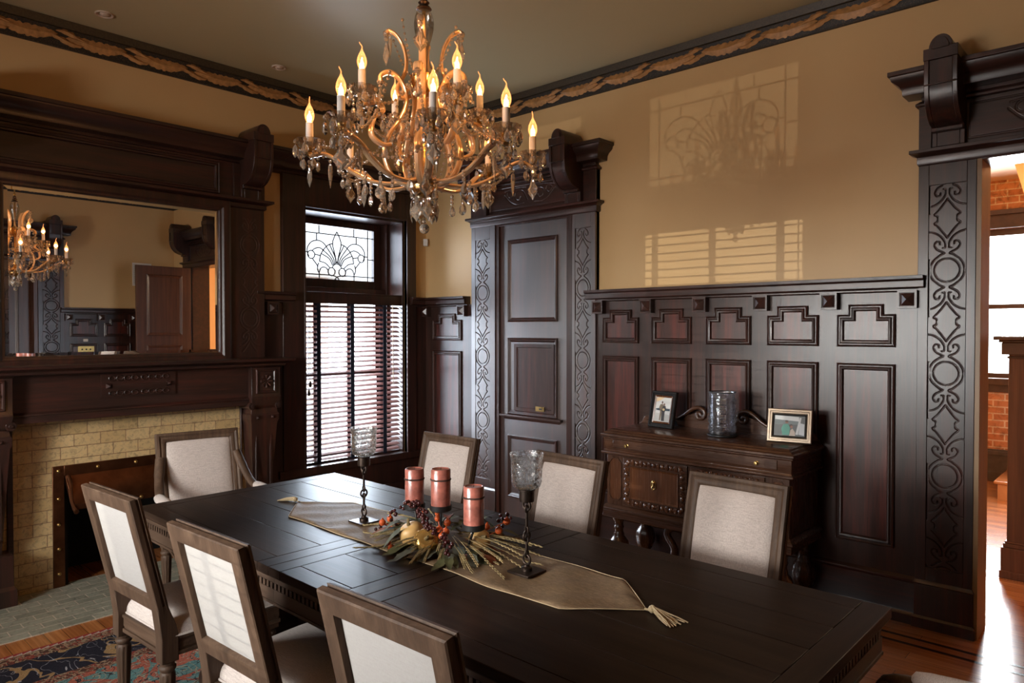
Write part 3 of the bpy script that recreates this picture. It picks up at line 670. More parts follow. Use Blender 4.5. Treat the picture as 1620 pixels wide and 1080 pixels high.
# open oak door, hinged at the doorway, seen in the mirror
dr = struct(thing('door_3', 'red-brown oak door standing open into the room, seen in the mirror', 'x', (5.165, -0.085, 0), R(-93))); del dr['category']
b = MB(); b.box(0.0, 0.735, -0.022, 0.022, 0.012, 2.48); b.build('door_leaf', M['door_oak'], dr, bevel=0.002)
for sy in (1, -1):
    for z0, z1 in ((0.25, 0.85), (1.0, 1.40), (1.54, 2.36)):
        p = MB(lambda u, o, z, sy=sy: (u, sy * (0.022 + o), z)); p.frame(rect(0.13, 0.605, z0, z1), DP); p.build('door_panel', M['door_oak'], dr, smooth=25)
for sy in (1, -1):
    b = MB(); b.lathe([(0.012, 0.022), (0.012, 0.055), (0.028, 0.06), (0.030, 0.075), (0.018, 0.09)], 14, (0.67, 0, 1.0), axis='y') if sy > 0 else b.lathe([(0.018, -0.09), (0.030, -0.075), (0.028, -0.06), (0.012, -0.055), (0.012, -0.022)], 14, (0.67, 0, 1.0), axis='y')
    b.build('door_knob', M['brass'], dr)
# ------------------------------------------------------------------ windows with leaded transom, blinds
def fan_lines():
    """leading of the transom: half pattern (u from the centre, v up from the sill)"""
    H = [spline([(0, 0.455), (0.022, 0.415), (0.042, 0.365), (0.040, 0.32), (0.018, 0.24), (0.004, 0.175)], 5),
         spline([(0.040, 0.345), (0.075, 0.338), (0.109, 0.315), (0.140, 0.282), (0.168, 0.232), (0.176, 0.182)], 5),
         spline([(0.109, 0.318), (0.15, 0.352), (0.20, 0.362), (0.255, 0.345), (0.292, 0.30), (0.296, 0.255), (0.28, 0.215)], 5),
         spline([(0.140, 0.284), (0.18, 0.300), (0.225, 0.288), (0.25, 0.268)], 5), arc(0.258, 0.235, 0.035, 0, 360, 16),
         [(0.168, 0.232), (0.224, 0.240)], spline([(0.25, 0.205), (0.215, 0.165), (0.190, 0.135)], 4),
         spline([(0.176, 0.182), (0.150, 0.178), (0.115, 0.168), (0.075, 0.135)], 5), spline([(0.185, 0.168), (0.198, 0.130), (0.190, 0.095), (0.18, 0.08)], 5),
         spline([(0.18, 0.085), (0.165, 0.12), (0.135, 0.135), (0.105, 0.125), (0.088, 0.105)], 5), arc(0.055, 0.098, 0.036, 0, 360, 16),
         arc(0, 0.118, 0.050, 12, 90, 8), spline([(0.0, 0.052), (0.03, 0.062), (0.08, 0.067), (0.18, 0.067)], 4), spline([(0.006, 0.05), (0.03, 0.02), (0.055, 0.0)], 4),
         [(0.18, 0.0), (0.18, 0.085)], [(0.18, 0.425), (0.18, 0.495)], [(0.205, 0.362), (0.205, 0.425)], [(0.0, 0.425), (0.33, 0.425)],
         [(0.33, 0.0), (0.33, 0.495)], [(0.18, 0.067), (0.387, 0.067)], [(0.33, 0.425), (0.387, 0.425)], [(0.296, 0.255), (0.33, 0.255)], [(0.33, 0.23), (0.387, 0.23)]]
    for k, (x, z) in enumerate(((0.075, 0.338), (0.109, 0.315), (0.140, 0.282), (0.160, 0.250))):
        H.append(spline([(0.012 + 0.011 * k, 0.172 - 0.006 * k), (0.02 + 0.02 * k, 0.23 - 0.006 * k), (x, z)], 5))
    return H
def window(name, T, uc, lab, depth=0.30, blind_label=None, tilt=23):
    u0, u1 = uc - 0.5175, uc + 0.5175; z0, z1 = 0.49, 2.608
    b = MB(T)                                                       # jamb lining, sill, frame
    b.box(u0, u0 + 0.02, -0.34, 0.0, z0, z1); b.box(u1 - 0.02, u1, -0.34, 0.0, z0, z1); b.box(u0, u1, -0.34, 0.0, z1 - 0.02, z1)
    b.box(u0, u1, -0.34, 0.035, z0 - 0.02, z0 + 0.012)
    b.box(u0 + 0.02, u0 + 0.045, -0.34, -0.20, z0, z1); b.box(u1 - 0.045, u1 - 0.02, -0.34, -0.20, z0, z1)
    b.box(u0, u1, -0.34, -0.22, 1.93, 1.985)
    rt = struct(b.build(name, M['mahogany'], bevel=0.002), lab)
    b = MB(T); d = depth                                            # sashes
    def sash(a, c, s, q, w, off=0.0):
        b.box(a, a + w, -d - 0.02 - off, -d + 0.02 - off, s, q); b.box(c - w, c, -d - 0.02 - off, -d + 0.02 - off, s, q)
        b.box(a + w, c - w, -d - 0.02 - off, -d + 0.02 - off, s, s + w * 0.9); b.box(a + w, c - w, -d - 0.02 - off, -d + 0.02 - off, q - w * 0.7, q)
    sash(u0 + 0.045, u1 - 0.045, 1.985, 2.588, 0.085); sash(u0 + 0.045, u1 - 0.045, 1.20, 1.93, 0.06, 0.015); sash(u0 + 0.045, u1 - 0.045, 0.50, 1.25, 0.06)
    b.build('sash', M['mahogany'], rt, bevel=0.003)
    b = MB(T); b.box(u0 + 0.12, u1 - 0.12, -d - 0.003, -d + 0.003, 2.03, 2.55); b.build('leaded_pane', M['leaded_pane'], rt, smooth=0)
    b = MB(T); b.box(u0 + 0.09, u1 - 0.09, -d - 0.018, -d - 0.012, 1.24, 1.90); b.box(u0 + 0.09, u1 - 0.09, -d - 0.003, -d + 0.003, 0.54, 1.21)
    b.build('pane', M['pane'], rt, smooth=0)
    b = MB(T)
    for ln in fan_lines():
        for s in (1, -1): b.tube([(uc + s * x, -d + 0.001, 2.0315 + v) for x, v in ln], 0.0050, 5)
    b.build('leading', M['lead'], rt, smooth=60)
    # blind on the lower window
    bt = thing('window_blind', blind_label or 'dark wooden slatted blind with navy tapes on a window behind', 'blind', T(uc, -0.05, 0.5))
    base = Vector(T(uc, -0.05, 0.5)); TL = lambda u, o, z: tuple(Vector(T(uc + u, -0.05 + o, 0.5 + z)) - base)
    b = MB(TL); b.box(-0.492, 0.492, -0.035, 0.022, 1.345, 1.385); b.build('head_rail', M['mahogany'], bt, bevel=0.002)
    b = MB(TL); b.box(-0.500, 0.500, 0.022, 0.034, 1.335, 1.425); b.box(-0.505, 0.505, 0.020, 0.040, 1.418, 1.430); b.build('valance', M['mahogany'], bt, bevel=0.003)
    b = MB(TL); n = 31
    for k in range(n):
        z = 0.035 + k * 0.0425
        a = R(tilt); c, s = cos(a) * 0.0245, sin(a) * 0.0245
        b.rings([[(-0.488, c, z - s), (-0.488, 0, z + 0.003), (-0.488, -c, z + s), (-0.488, -c, z + s + 0.003), (-0.488, 0, z + 0.006), (-0.488, c, z - s + 0.003)],
                 [(0.488, c, z - s), (0.488, 0, z + 0.003), (0.488, -c, z + s), (0.488, -c, z + s + 0.003), (0.488, 0, z + 0.006), (0.488, c, z - s + 0.003)]])
    b.build('slats', M['slat'], bt, smooth=0)
    b = MB(TL); b.box(-0.488, 0.488, -0.025, 0.025, 0.0, 0.020); b.build('bottom_rail', M['mahogany'], bt, bevel=0.003)
    for x in (-0.36, -0.03, 0.315):
        b = MB(TL); b.box(x - 0.019, x + 0.019, 0.027, 0.0285, 0.005, 1.35); b.box(x - 0.019, x + 0.019, -0.0285, -0.027, 0.005, 1.35); b.build('ladder_tape', M['navy_tape'], bt, smooth=0)
    for x, z in ((-0.445, 0.70), (-0.458, 0.63)):
        b = MB(TL); b.tube([(x, 0.032, 1.34), (x, 0.032, z)], 0.0015, 5); b.lathe([(0.002, z), (0.010, z - 0.02), (0.012, z - 0.045), (0.006, z - 0.055)], 8, (x, 0.034, 0)); b.build('pull_cord', M['black'], bt)
    b = MB(TL); b.tube([(0.40, 0.034, 1.34), (0.402, 0.036, 0.62)], 0.004, 7); b.build('tilt_wand', M['silver_frame'], bt)
    return rt, bt
window('window_1', WW, -0.7825, 'tall window beside the fireplace with a leaded fan transom', blind_label='dark wooden slatted blind with navy tapes beside the fireplace')
for i, (c, w) in enumerate(SUNW): window('window_%d' % (i + 2), WS, c, 'tall window in the wall behind the camera', tilt=2, blind_label='dark wooden slatted blind in the wall behind the camera, window %s' % ('centred behind the table', 'nearest the fireplace wall')[i])
# casing round the side window, cornice board above it
b = MB(WW); b.box(-1.50, -1.30, 0, 0.04, 0.49, 2.862); b.box(-0.265, -0.155, 0, 0.04, 0.49, 2.862); b.box(-1.30, -0.265, 0, 0.036, 2.612, 2.862)
b.box(-1.315, -1.30, 0, 0.048, 0.49, 2.62); b.box(-0.265, -0.25, 0, 0.048, 0.49, 2.62); b.box(-1.30, -0.265, 0, 0.048, 2.606, 2.622)
b.box(-1.54, -0.12, 0, 0.055, 0.44, 0.50); b.box(-1.50, -0.155, 0, 0.03, 0.0, 0.45); b.box(-1.50, -0.155, 0, 0.05, 0.0, 0.24)
rt = struct(b.build('trim_21', M['mahogany'], bevel=0.003), 'wide dark mahogany casing and apron of the window beside the fireplace')
b = MB(WW); b.steps(-1.66, -0.19, CORN, 0.0); b.build('cornice', M['mahogany_y'], rt, bevel=0.0015)
b = MB(WS)
for c, w in SUNW:
    for a in (c - 0.66, c + 0.5175): b.box(a, a + 0.14, 0, 0.04, 0.45, 2.75)
    b.box(c - 0.5175, c + 0.5175, 0, 0.036, 2.612, 2.75)
struct(b.build('trim_22', M['mahogany'], bevel=0.003), 'mahogany casings of the windows behind the camera')
b = MB(WS); b.box(0, RW, 0, 0.03, 0, 0.45); b.steps(0, RW, [(0.05, 0.0), (0.05, 0.22), (0.03, 0.24)]); struct(b.build('baseboard_behind', M['mahogany_x'], smooth=0))
b = MB(WE); b.steps(RD, -3.06, [(0.05, 0.0), (0.05, 0.22), (0.03, 0.24)]); struct(b.build('baseboard_far_right', M['mahogany_y'], smooth=0))

# neighbouring brick house outside the side window, street outside the back windows
b = MB(); b.box(-7.5, -4.6, -5.0, 1.9, -1.2, 2.42); nb = tag(b.build('neighbour_house', M['brick_out'], smooth=0), 'pale brick house wall seen through the leaded side window', 'house')
b = MB(); b.box(-7.5, -4.4, -5.2, 2.1, 2.42, 2.55); b.build('eaves', M['white_plastic'], nb, smooth=0)
b = MB(); b.box(-30, 40, -40, 40, -1.3, -1.2); struct(b.build('ground_outside', plain('pale_paving', (0.45, 0.43, 0.40), 0.9), smooth=0))

# ------------------------------------------------------------------ fireplace: mantel, overmantel mirror, tiles, firebox
fp = thing('fireplace', 'towering dark mahogany fireplace with mirrored overmantel and ochre tiled surround', 'fireplace', (0, -2.6, 0))
def F(u, o, z): return (o, u + 2.6, z)
def fb(nm, mat, fn, bevel=0.003, smooth=35):
    b = MB(F); fn(b); return b.build(nm, mat, fp, smooth=smooth, bevel=bevel)
L0, L1, RR0, RR1 = -3.55, -3.32, -1.855, -1.63            # lower columns
# tiled surround
def f(b):
    b.box(L1 - 0.05, -3.02, 0.0, 0.05, 0, 1.07); b.box(-2.18, RR0 + 0.05, 0.0, 0.05, 0, 1.07); b.box(-3.02, -2.18, 0.0, 0.05, 0.70, 1.07)
fb('tile_surround', M['tile'], f, 0, 0)
# firebox lining
def f(b):
    b.box(-3.02, -2.18, -0.36, -0.34, 0, 0.70); b.box(-3.03, -3.0, -0.36, 0.045, 0.0, 0.70); b.box(-2.20, -2.17, -0.36, 0.045, 0, 0.70); b.box(-3.0, -2.2, -0.36, 0.0, 0.68, 0.70)
fb('firebox', M['soot'], f, 0, 0)
# copper surround with rivets and sloping hood
def f(b):
    b.box(-3.084, -3.02, 0.05, 0.064, 0.0, 0.765); b.box(-2.18, -2.116, 0.05, 0.064, 0.0, 0.765); b.box(-3.02, -2.18, 0.05, 0.064, 0.70, 0.765)
cs = fb('copper_surround', M['copper'], f, 0.002)
def f(b):
    a, c = -3.015, -2.185
    b.rings([[(a, 0.052, 0.70), (a, 0.066, 0.70), (a + 0.015, 0.150, 0.535), (a + 0.015, 0.150, 0.495), (a + 0.015, 0.142, 0.495), (a, 0.052, 0.66)],
             [(c, 0.052, 0.70), (c, 0.066, 0.70), (c - 0.015, 0.150, 0.535), (c - 0.015, 0.150, 0.495), (c - 0.015, 0.142, 0.495), (c, 0.052, 0.66)]])
    b.box(a + 0.015, c - 0.015, 0.142, 0.156, 0.495, 0.53)
fb('copper_hood', M['copper'], f, 0.002)
for s in (-3.0, -2.2):
    def f(b, s=s): b.tube(spline([(s, 0.066, 0.70), (s + 0.006, 0.095, 0.66), (s, 0.12, 0.60), (s, 0.135, 0.55), (s + 0.012, 0.165, 0.50), (s + 0.02, 0.16, 0.48)], 5), [0.011] * 20 + [0.015] * 6, 8)
    fb('hood_bracket', M['copper'], f, 0)
for k, (u, o, z) in enumerate([(-3.052, 0.064, z) for z in (0.735, 0.56, 0.40, 0.245, 0.09)] + [(-2.148, 0.064, z) for z in (0.735, 0.56, 0.40, 0.245, 0.09)] + [(u, 0.064, 0.733) for u in (-2.83, -2.60, -2.37)] + [(u, 0.156, 0.512) for u in (-2.80, -2.60, -2.40)]):
    b = MB(F); b.sphere((u, o, z), 0.0125, 10, 6); b.build('rivet', M['brass'], cs)
# tapered lower columns with capital block and scroll
for a, c in ((L0, L1), (RR0, RR1)):
    def f(b, a=a, c=c):
        m = (a + c) / 2; h = (c - a) / 2
        b.box(a, c, 0, 0.20, 0, 0.30); b.steps(a, c, [(0.215, 0.0), (0.215, 0.10), (0.20, 0.12)], 0.20)
        b.rings([[(m - h * k, 0, z), (m - h * k, 0.20 * q, z), (m + h * k, 0.20 * q, z), (m + h * k, 0, z)] for z, k, q in ((0.30, 0.62, 0.72), (0.34, 0.62, 0.74), (0.92, 0.92, 0.96), (0.945, 1.0, 1.02), (0.985, 1.0, 1.02), (0.995, 0.94, 0.98))])
        b.rings([[(m - h * k, 0, z), (m - h * k, 0.20 * q, z), (m + h * k, 0.20 * q, z), (m + h * k, 0, z)] for z, k, q in ((0.995, 0.94, 0.98), (1.03, 0.90, 0.94), (1.06, 0.94, 1.06), (1.10, 1.0, 1.12), (1.115, 1.02, 1.14), (1.13, 1.0, 1.10), (1.335, 1.0, 1.10), (1.345, 1.05, 1.2))])
        for s in (-1, 1): b.tube([(m + s * h * 0.93, 0.03, 1.055), (m + s * h * 0.93, 0.215, 1.055)], 0.028, 12); b.tube([(m + s * h * 0.93, 0.215, 1.055), (m + s * h * 0.93, 0.222, 1.055)], 0.012, 10)
        b.frame(rect(m - h * 0.50, m + h * 0.50, 0.40, 0.88), shift([(-0.012, 0), (-0.006, 0.008), (0.004, 0.006), (0.01, 0)], 0.178))
        b.frame(rect(m - h * 0.62, m + h * 0.62, 1.155, 1.315), shift([(-0.010, 0), (-0.005, 0.009), (0.004, 0.007), (0.01, 0)], 0.220))
        for k in range(8):
            t = 2 * pi * k / 8; b.tube([(m + 0.012 * cos(t), 0.222, 1.235 + 0.012 * sin(t)), (m + 0.046 * cos(t), 0.228, 1.235 + 0.046 * sin(t))], [0.004, 0.011], 6)
        for s in (-0.52, 0.52):
            b.rings([[(m + h * s - .014, 0.196, 0.950), (m + h * s + .014, 0.196, 0.950), (m + h * s + .014, 0.196, 0.980), (m + h * s - .014, 0.196, 0.980)], [(m + h * s - .001, 0.222, 0.964), (m + h * s + .001, 0.222, 0.964), (m + h * s + .001, 0.222, 0.966), (m + h * s - .001, 0.222, 0.966)]])
    fb('column', M['mahogany'], f, 0.003)
# lintel board with applied ornament, mantel shelf
def f(b):
    b.box(L1 - 0.005, RR0 + 0.005, 0, 0.165, 1.06, 1.345); b.box(L1, RR0, 0.16, 0.18, 1.06, 1.10); b.steps(L1, RR0, [(0.18, 1.10), (0.185, 1.11), (0.165, 1.125)], 0.18)
    b.box(L1, L1 + 0.03, 0.0, 0.07, 0.0, 1.06); b.box(RR0 - 0.012, RR0, 0.0, 0.07, 0.0, 1.06)
fb('lintel_board', M['mahogany_y'], f)
def f(b):
    b.box(-2.84, -2.38, 0.165, 0.174, 1.185, 1.335); b.box(-2.78, -2.44, 0.173, 0.190, 1.245, 1.268)
    for s in (-1, 1):
        x = -2.61 + s * 0.185; b.rings([[(x - .018, 0.173, 1.240), (x + .018, 0.173, 1.240), (x + .018, 0.173, 1.274), (x - .018, 0.173, 1.274)], [(x - .001, 0.205, 1.256), (x + .001, 0.205, 1.256), (x + .001, 0.205, 1.258), (x - .001, 0.205, 1.258)]])
        for k in range(4): b.tube(arc(-2.61 + s * (0.03 + 0.045 * k), 1.225, 0.02, 180, 0, 6) and [(-2.61 + s * (0.03 + 0.045 * k) + 0.02 * cos(R(a)), 0.176, 1.305 + 0.016 * sin(R(a))) for a in range(0, 361, 40)], 0.005, 5)
        for k in range(4): b.tube([(-2.61 + s * (0.03 + 0.045 * k) + 0.02 * cos(R(a)), 0.176, 1.210 + 0.014 * sin(R(a))) for a in range(0, 361, 40)], 0.005, 5)
fb('carved_ornament', M['mahogany_y'], f, 0)
def f(b): b.steps(L0 - 0.0, RR1 + 0.0, [(0.235, 1.345), (0.245, 1.352), (0.250, 1.368), (0.285, 1.380), (0.300, 1.386), (0.305, 1.405)], 0.215)
fb('mantel_shelf', M['mahogany_y'], f, 0.002)
# overmantel: backboard, pilasters with carved panels, mirror
ML, MR_, MB0, MT = -3.325, -2.035, 1.455, 2.475
def f(b):
    b.box(L0 - 0.1, RR1 - 0.045, 0, 0.06, 1.40, 2.86); 
    b.box(RR1 - 0.33, RR1 - 0.048, 0.0, 0.085, 1.405, 2.52); b.box(L0 - 0.1, ML - 0.10, 0.0, 0.085, 1.405, 2.52)
fb('overmantel_board', M['mahogany'], f)
def f(b):
    b.frame(rect(ML, MR_, MB0, MT), [(-0.085, 0.06), (-0.085, 0.105), (-0.072, 0.112), (-0.030, 0.112), (-0.018, 0.102), (-0.006, 0.100), (0.0, 0.088), (0.002, 0.06)])
fb('mirror_frame', M['mahogany'], f, 0.001, 25)
def f(b):
    v = 0.022; b.rings([[(x, o + (z - MB0) * 0.0, z) for x, z in rect(ML + d, MR_ - d, MB0 + d, MT - d)] for d, o in ((-0.004, 0.062), (0.0, 0.0760), (v, 0.0775))], cap=True)
fb('mirror', M['mirror'], f, 0, 0)
def f(b): b.steps(L0 - 0.02, RR1 - 0.035, [(0.085, 2.515), (0.10, 2.525), (0.10, 2.552), (0.125, 2.562), (0.142, 2.570), (0.142, 2.588)], 0.10)
fb('overmantel_shelf', M['mahogany_y'], f, 0.002)
def f(b):
    b.box(L0 - 0.02, RR1 - 0.05, 0, 0.075, 2.585, 2.86); b.box(RR1 - 0.29, RR1 - 0.048, 0, 0.095, 2.585, 2.842); b.frame(rect(-3.38, -2.05, 2.63, 2.80), shift(MOULD, 0.073))
fb('upper_board', M['mahogany_y'], f)
def f(b): b.steps(L0 - 0.02, RR1 - 0.05, [(o + 0.035, z) for o, z in CORN], 0.035)
fb('cornice', M['mahogany_y'], f, 0.0015)
b = MB(F)
T_ = lambda u, o, z: F(u, o, z)
corbel(T_, -1.795, 0.15, 0.085, fp); corbel(T_, -3.47, 0.15, 0.085, fp)
vs, fs = carve(0.16, 1.0, clip_lines(strap_lines(0.16, 1.0, 0.2), 1.0), 0.006, 0.0045, 0.003, lambda a, v, d: F(-1.80 + a, 0.0865 + d, 1.45 + v))
b = MB(); b.add(vs, fs); b.build('carved_panel', M['mahogany'], fp, smooth=60)
# hearth
b = MB(); b.box(0.0, 0.762, -3.75, -1.45, 0.0, 0.006)
tag(b.build('hearth', M['hearth_tile'], smooth=0), 'grey-green tiled hearth set in the floor before the fireplace', 'hearth')
# rug
RX0, RX1, RY0, RY1 = 0.958, 5.15, -4.25, -1.02
b = MB(); hx, hy = (RX1 - RX0) / 2, (RY1 - RY0) / 2; b.box(-hx, hx, -hy, hy, 0, 0.010)
rg = tag(b.build('persian_rug', rug_mat(hx, hy), smooth=0, bevel=0.003), 'patterned Persian rug with navy vine border under the dining table', 'rug'); rg.location = ((RX0 + RX1) / 2, (RY0 + RY1) / 2, 0.0005)
# ------------------------------------------------------------------ dining table
TX0, TX1, TY0, TY1, TZ = 1.495, 4.527, -3.103, -1.990, 0.765
tcx, tcy = (TX0 + TX1) / 2, (TY0 + TY1) / 2; th, tw = (TX1 - TX0) / 2, (TY1 - TY0) / 2
tb = thing('dining_table', 'long espresso-brown dining table with plank top in the middle of the room', 'table', (tcx, tcy, 0))
jx = (2.765 - tcx, 3.252 - tcx); g = 0.0016; zt, zb = TZ, TZ - 0.032
secs = [(-th, jx[0]), (jx[0], jx[1]), (jx[1], th)]; names = ('table_end', 'table_leaf', 'table_end')
for (a, c), nm in zip(secs, names):
    fr = 0.082; b = MB()
    def bd(x0, x1, y0, y1, m, dz=0.0): b.m = m; b.box(x0 + g / 2, x1 - g / 2, y0 + g / 2, y1 - g / 2, zb, zt + dz)
    bd(a, a + fr, -tw, tw, 1); bd(c - fr, c, -tw, tw, 1)
    bd(a + fr, c - fr, -tw, -tw + fr, 0); bd(a + fr, c - fr, tw - fr, tw, 0)
    inner = (2 * tw - 2 * fr) / 5
    for k in range(5): bd(a + fr, c - fr, -tw + fr + inner * k, -tw + fr + inner * (k + 1), 0, -0.0004 * (k % 2))
    b.m = 0; b.box(a + 0.003, c - 0.003, -tw + 0.004, tw - 0.004, zb - 0.004, zt - 0.003)
    b.build(nm, [M['table'], M['table_y']], tb, smooth=30, bevel=0.0022)
# apron with a row of dentil slots
b = MB(); ia = 0.022
def arun(x0, x1, y, s, ax):
    P = (lambda u0, u1, d0, d1, z0, z1: b.box(u0, u1, min(y + s * d0, y + s * d1), max(y + s * d0, y + s * d1), z0, z1)) if ax == 'x' else \
        (lambda u0, u1, d0, d1, z0, z1: b.box(min(y + s * d0, y + s * d1), max(y + s * d0, y + s * d1), u0, u1, z0, z1))
    P(x0, x1, 0.014, 0.036, 0.622, zb); P(x0, x1, 0.004, 0.016, 0.698, zb); P(x0, x1, 0.0, 0.016, 0.622, 0.676); P(x0, x1, -0.004, 0.012, 0.622, 0.632)
    n = int((x1 - x0) / 0.0265); st = (x1 - x0) / n
    for k in range(n): P(x0 + k * st, x0 + k * st + st * 0.55, 0.002, 0.016, 0.675, 0.699)
for (a, c) in secs:
    aa = max(a, -th + ia); cc = min(c, th - ia)
    arun(aa + 0.0006, cc - 0.0006, -tw + ia, 1, 'x'); arun(aa + 0.0006, cc - 0.0006, tw - ia, -1, 'x')
arun(-tw + ia, tw - ia, -th + ia, 1, 'y'); arun(-tw + ia, tw - ia, th - ia, -1, 'y')
b.build('apron', M['apron'], tb, smooth=0)
for s in (-1, 1):                                                    # two scrolled trestles and a stretcher
    x = s * 0.98; b = MB()
    half = spline([(0.30, 0.70), (0.31, 0.64), (0.20, 0.58), (0.13, 0.48), (0.16, 0.38), (0.20, 0.30), (0.17, 0.22), (0.30, 0.15), (0.44, 0.11), (0.47, 0.07), (0.46, 0.012)], 5)
    b.rings([[(x - d, y, z) for y, z in half + [(-y, z) for y, z in reversed(half)]] for d in (-0.055, 0.055)], cap=True)
    b.build('trestle', M['table_y'], tb, bevel=0.006)
b = MB(); b.box(-0.98, 0.98, -0.04, 0.04, 0.20, 0.29); b.build('stretcher', M['table'], tb, bevel=0.005)

# ------------------------------------------------------------------ dining chairs (front faces local +y)
CT = R(13)
def backpt(u, t, w): return (u, -0.215 - w * sin(CT) + t * cos(CT), 0.44 + w * cos(CT) + t * sin(CT))
FLUTE = [(0.020, 0.02), (0.024, 0.025), (0.016, 0.05), (0.019, 0.06), (0.027, 0.26), (0.029, 0.285), (0.024, 0.292), (0.032, 0.303), (0.032, 0.312), (0.026, 0.318), (0.028, 0.332)]
def make_chair(arm):
    hw = 0.241 if arm else 0.226
    nm = 'dining_armchair' if arm else 'dining_chair'
    rt = thing(nm, '', 'armchair' if arm else 'chair', group='weathered oak and linen chairs around the dining table')
    w1 = 0.564; w0 = 0.10; sw = 0.058
    b = MB(backpt)                                                   # moulded back frame
    poly = rect(-hw, hw, w0, w1)
    T0 = lambda u, o, z: backpt(u, o, z); b.T = T0
    b.frame(poly, [(0.004, -0.022), (0, -0.018), (0, 0.000), (0.006, 0.003), (0.006, 0.009), (0.0, 0.012), (0.004, 0.022), (0.016, 0.025), (0.026, 0.019), (0.034, 0.022), (0.044, 0.020), (0.054, 0.012), (sw, 0.006), (sw, -0.014), (sw - 0.004, -0.022), (0.004, -0.022)])
    b.build('back_frame', M['oak'], rt, smooth=30)
    b = MB(backpt)                                                   # front pad and back panel
    dome(b, -hw + sw - 0.012, hw - sw + 0.012, w0 + sw - 0.012, w1 - sw + 0.012, 0.030, 0.002, lambda u, v, h: (u, h, v), 14, 0.45)
    b.build('back_cushion', M['linen'], rt, smooth=80, recalc=False)
    b = MB(backpt); e = sw + 0.002
    pth = [(x, 0.010, z) for x, z in rect(-hw + e, hw - e, w0 + e, w1 - e)]
    full = []
    for i in range(4):
        p, q = Vector(pth[i]), Vector(pth[(i + 1) % 4]); d = (q - p).normalized()
        full += [tuple(p + d * 0.012), tuple(q - d * 0.012)]
    b.tube(full, 0.0042, 6, closed=True); b.build('welt', M['linen'], rt, smooth=60)
    b = MB(backpt); dome(b, -hw + sw - 0.006, hw - sw + 0.006, w0 + sw - 0.006, w1 - sw + 0.006, 0.004, 0.0045, lambda u, v, h: (u, -h, v), 8, 0.5)
    b.build('back_panel', M['linen_back'], rt, smooth=80)['label'] = 'ivory outside-back panel'
    for s in (-1, 1):                                                # stiles running down into the seat block
        b = MB(); x = s * (hw - sw / 2); k = 0.028
        top = [backpt(x - k, -0.021, w0 + 0.02), backpt(x + k, -0.021, w0 + 0.02), backpt(x + k, 0.020, w0 + 0.02), backpt(x - k, 0.020, w0 + 0.02)]
        m1 = [(x - k, -0.252, 0.475), (x + k, -0.252, 0.475), (x + k, -0.190, 0.475), (x - k, -0.190, 0.475)]
        m2 = [(x - k, -0.246, 0.430), (x + k, -0.246, 0.430), (x + k, -0.180, 0.430), (x - k, -0.180, 0.430)]
        m3 = [(x - k, -0.246, 0.332), (x + k, -0.246, 0.332), (x + k, -0.180, 0.332), (x - k, -0.180, 0.332)]
        b.rings([m3, m2, m1, top]); b.frame([(x - k * 0.7, 0.345), (x + k * 0.7, 0.345), (x + k * 0.7, 0.418), (x - k * 0.7, 0.418)], [(0, 0), (0, 0), (0, 0), (0, 0)]) if False else None
        b.build('stile', M['oak'], rt, smooth=30, bevel=0.003)
    # seat
    fw, bw, y0, y1 = 0.250, 0.215, -0.225, 0.245
    def plan(gx, gy=0.0): return [(-bw - gx, y0 - gy), (bw + gx, y0 - gy), (fw + gx, y1 + gy), (-fw - gx, y1 + gy)]
    b = MB()
    for z0, z1, q in ((0.350, 0.366, 0.004), (0.366, 0.375, -0.003), (0.375, 0.412, 0.0), (0.412, 0.425, 0.005)): b.prism(plan(q, q), 'z', z0, z1)
    b.build('seat_rail', M['oak_x'], rt, smooth=0, bevel=0.002)
    b = MB(); n = 22; q = 0.004
    def sp(u, v, h):
        yy = (y0 + 0.012) + (y1 + 0.006 - y0 - 0.012) * v; xx = (bw + (fw - bw) * v + q) * u; return (xx, yy, h)
    dome(b, -1, 1, 0, 1, 0.086, 0.424, lambda u, v, h: sp(u, v, h), n, 0.36, 5.0)
    b.build('seat_cushion', M['linen'], rt, smooth=80, recalc=False)
    b = MB(); full = []
    cor = [Vector((*sp(u, v, 0.429)[:2], 0.429)) for u, v in ((-1, 0), (1, 0), (1, 1), (-1, 1))]
    for i in range(4):
        p, qv = cor[i], cor[(i + 1) % 4]; d = (qv - p).normalized(); full += [tuple(p + d * 0.02), tuple(qv - d * 0.02)]
    b.tube(full, 0.005, 6, closed=True); b.build('seat_welt', M['linen'], rt, smooth=60)
    for x, y in ((-fw + 0.033, y1 - 0.033), (fw - 0.033, y1 - 0.033), (-hw + sw / 2, -0.213), (hw - sw / 2, -0.213)):
        b = MB(); b.lathe(FLUTE, 24, (x, y, 0), 12, 0.0)
        b2 = [(r * 1.0, z) for r, z in FLUTE]; b = MB()
        rs = []
        for r, z in b2:
            am = 0.09 if 0.055 < z < 0.27 else 0.0
            rs.append([(x + r * (1 + am * cos(10 * 2 * pi * i / 40)) * cos(2 * pi * i / 40), y + r * (1 + am * cos(10 * 2 * pi * i / 40)) * sin(2 * pi * i / 40), z) for i in range(40)])
        rs = [[(p[0], p[1], 0.011) for p in rs[0]]] + rs
        b.rings(rs)
        if y > 0: b.box(x - 0.031, x + 0.031, y - 0.031, y + 0.031, 0.330, 0.424)
        b.build('leg', M['oak'], rt, smooth=45)
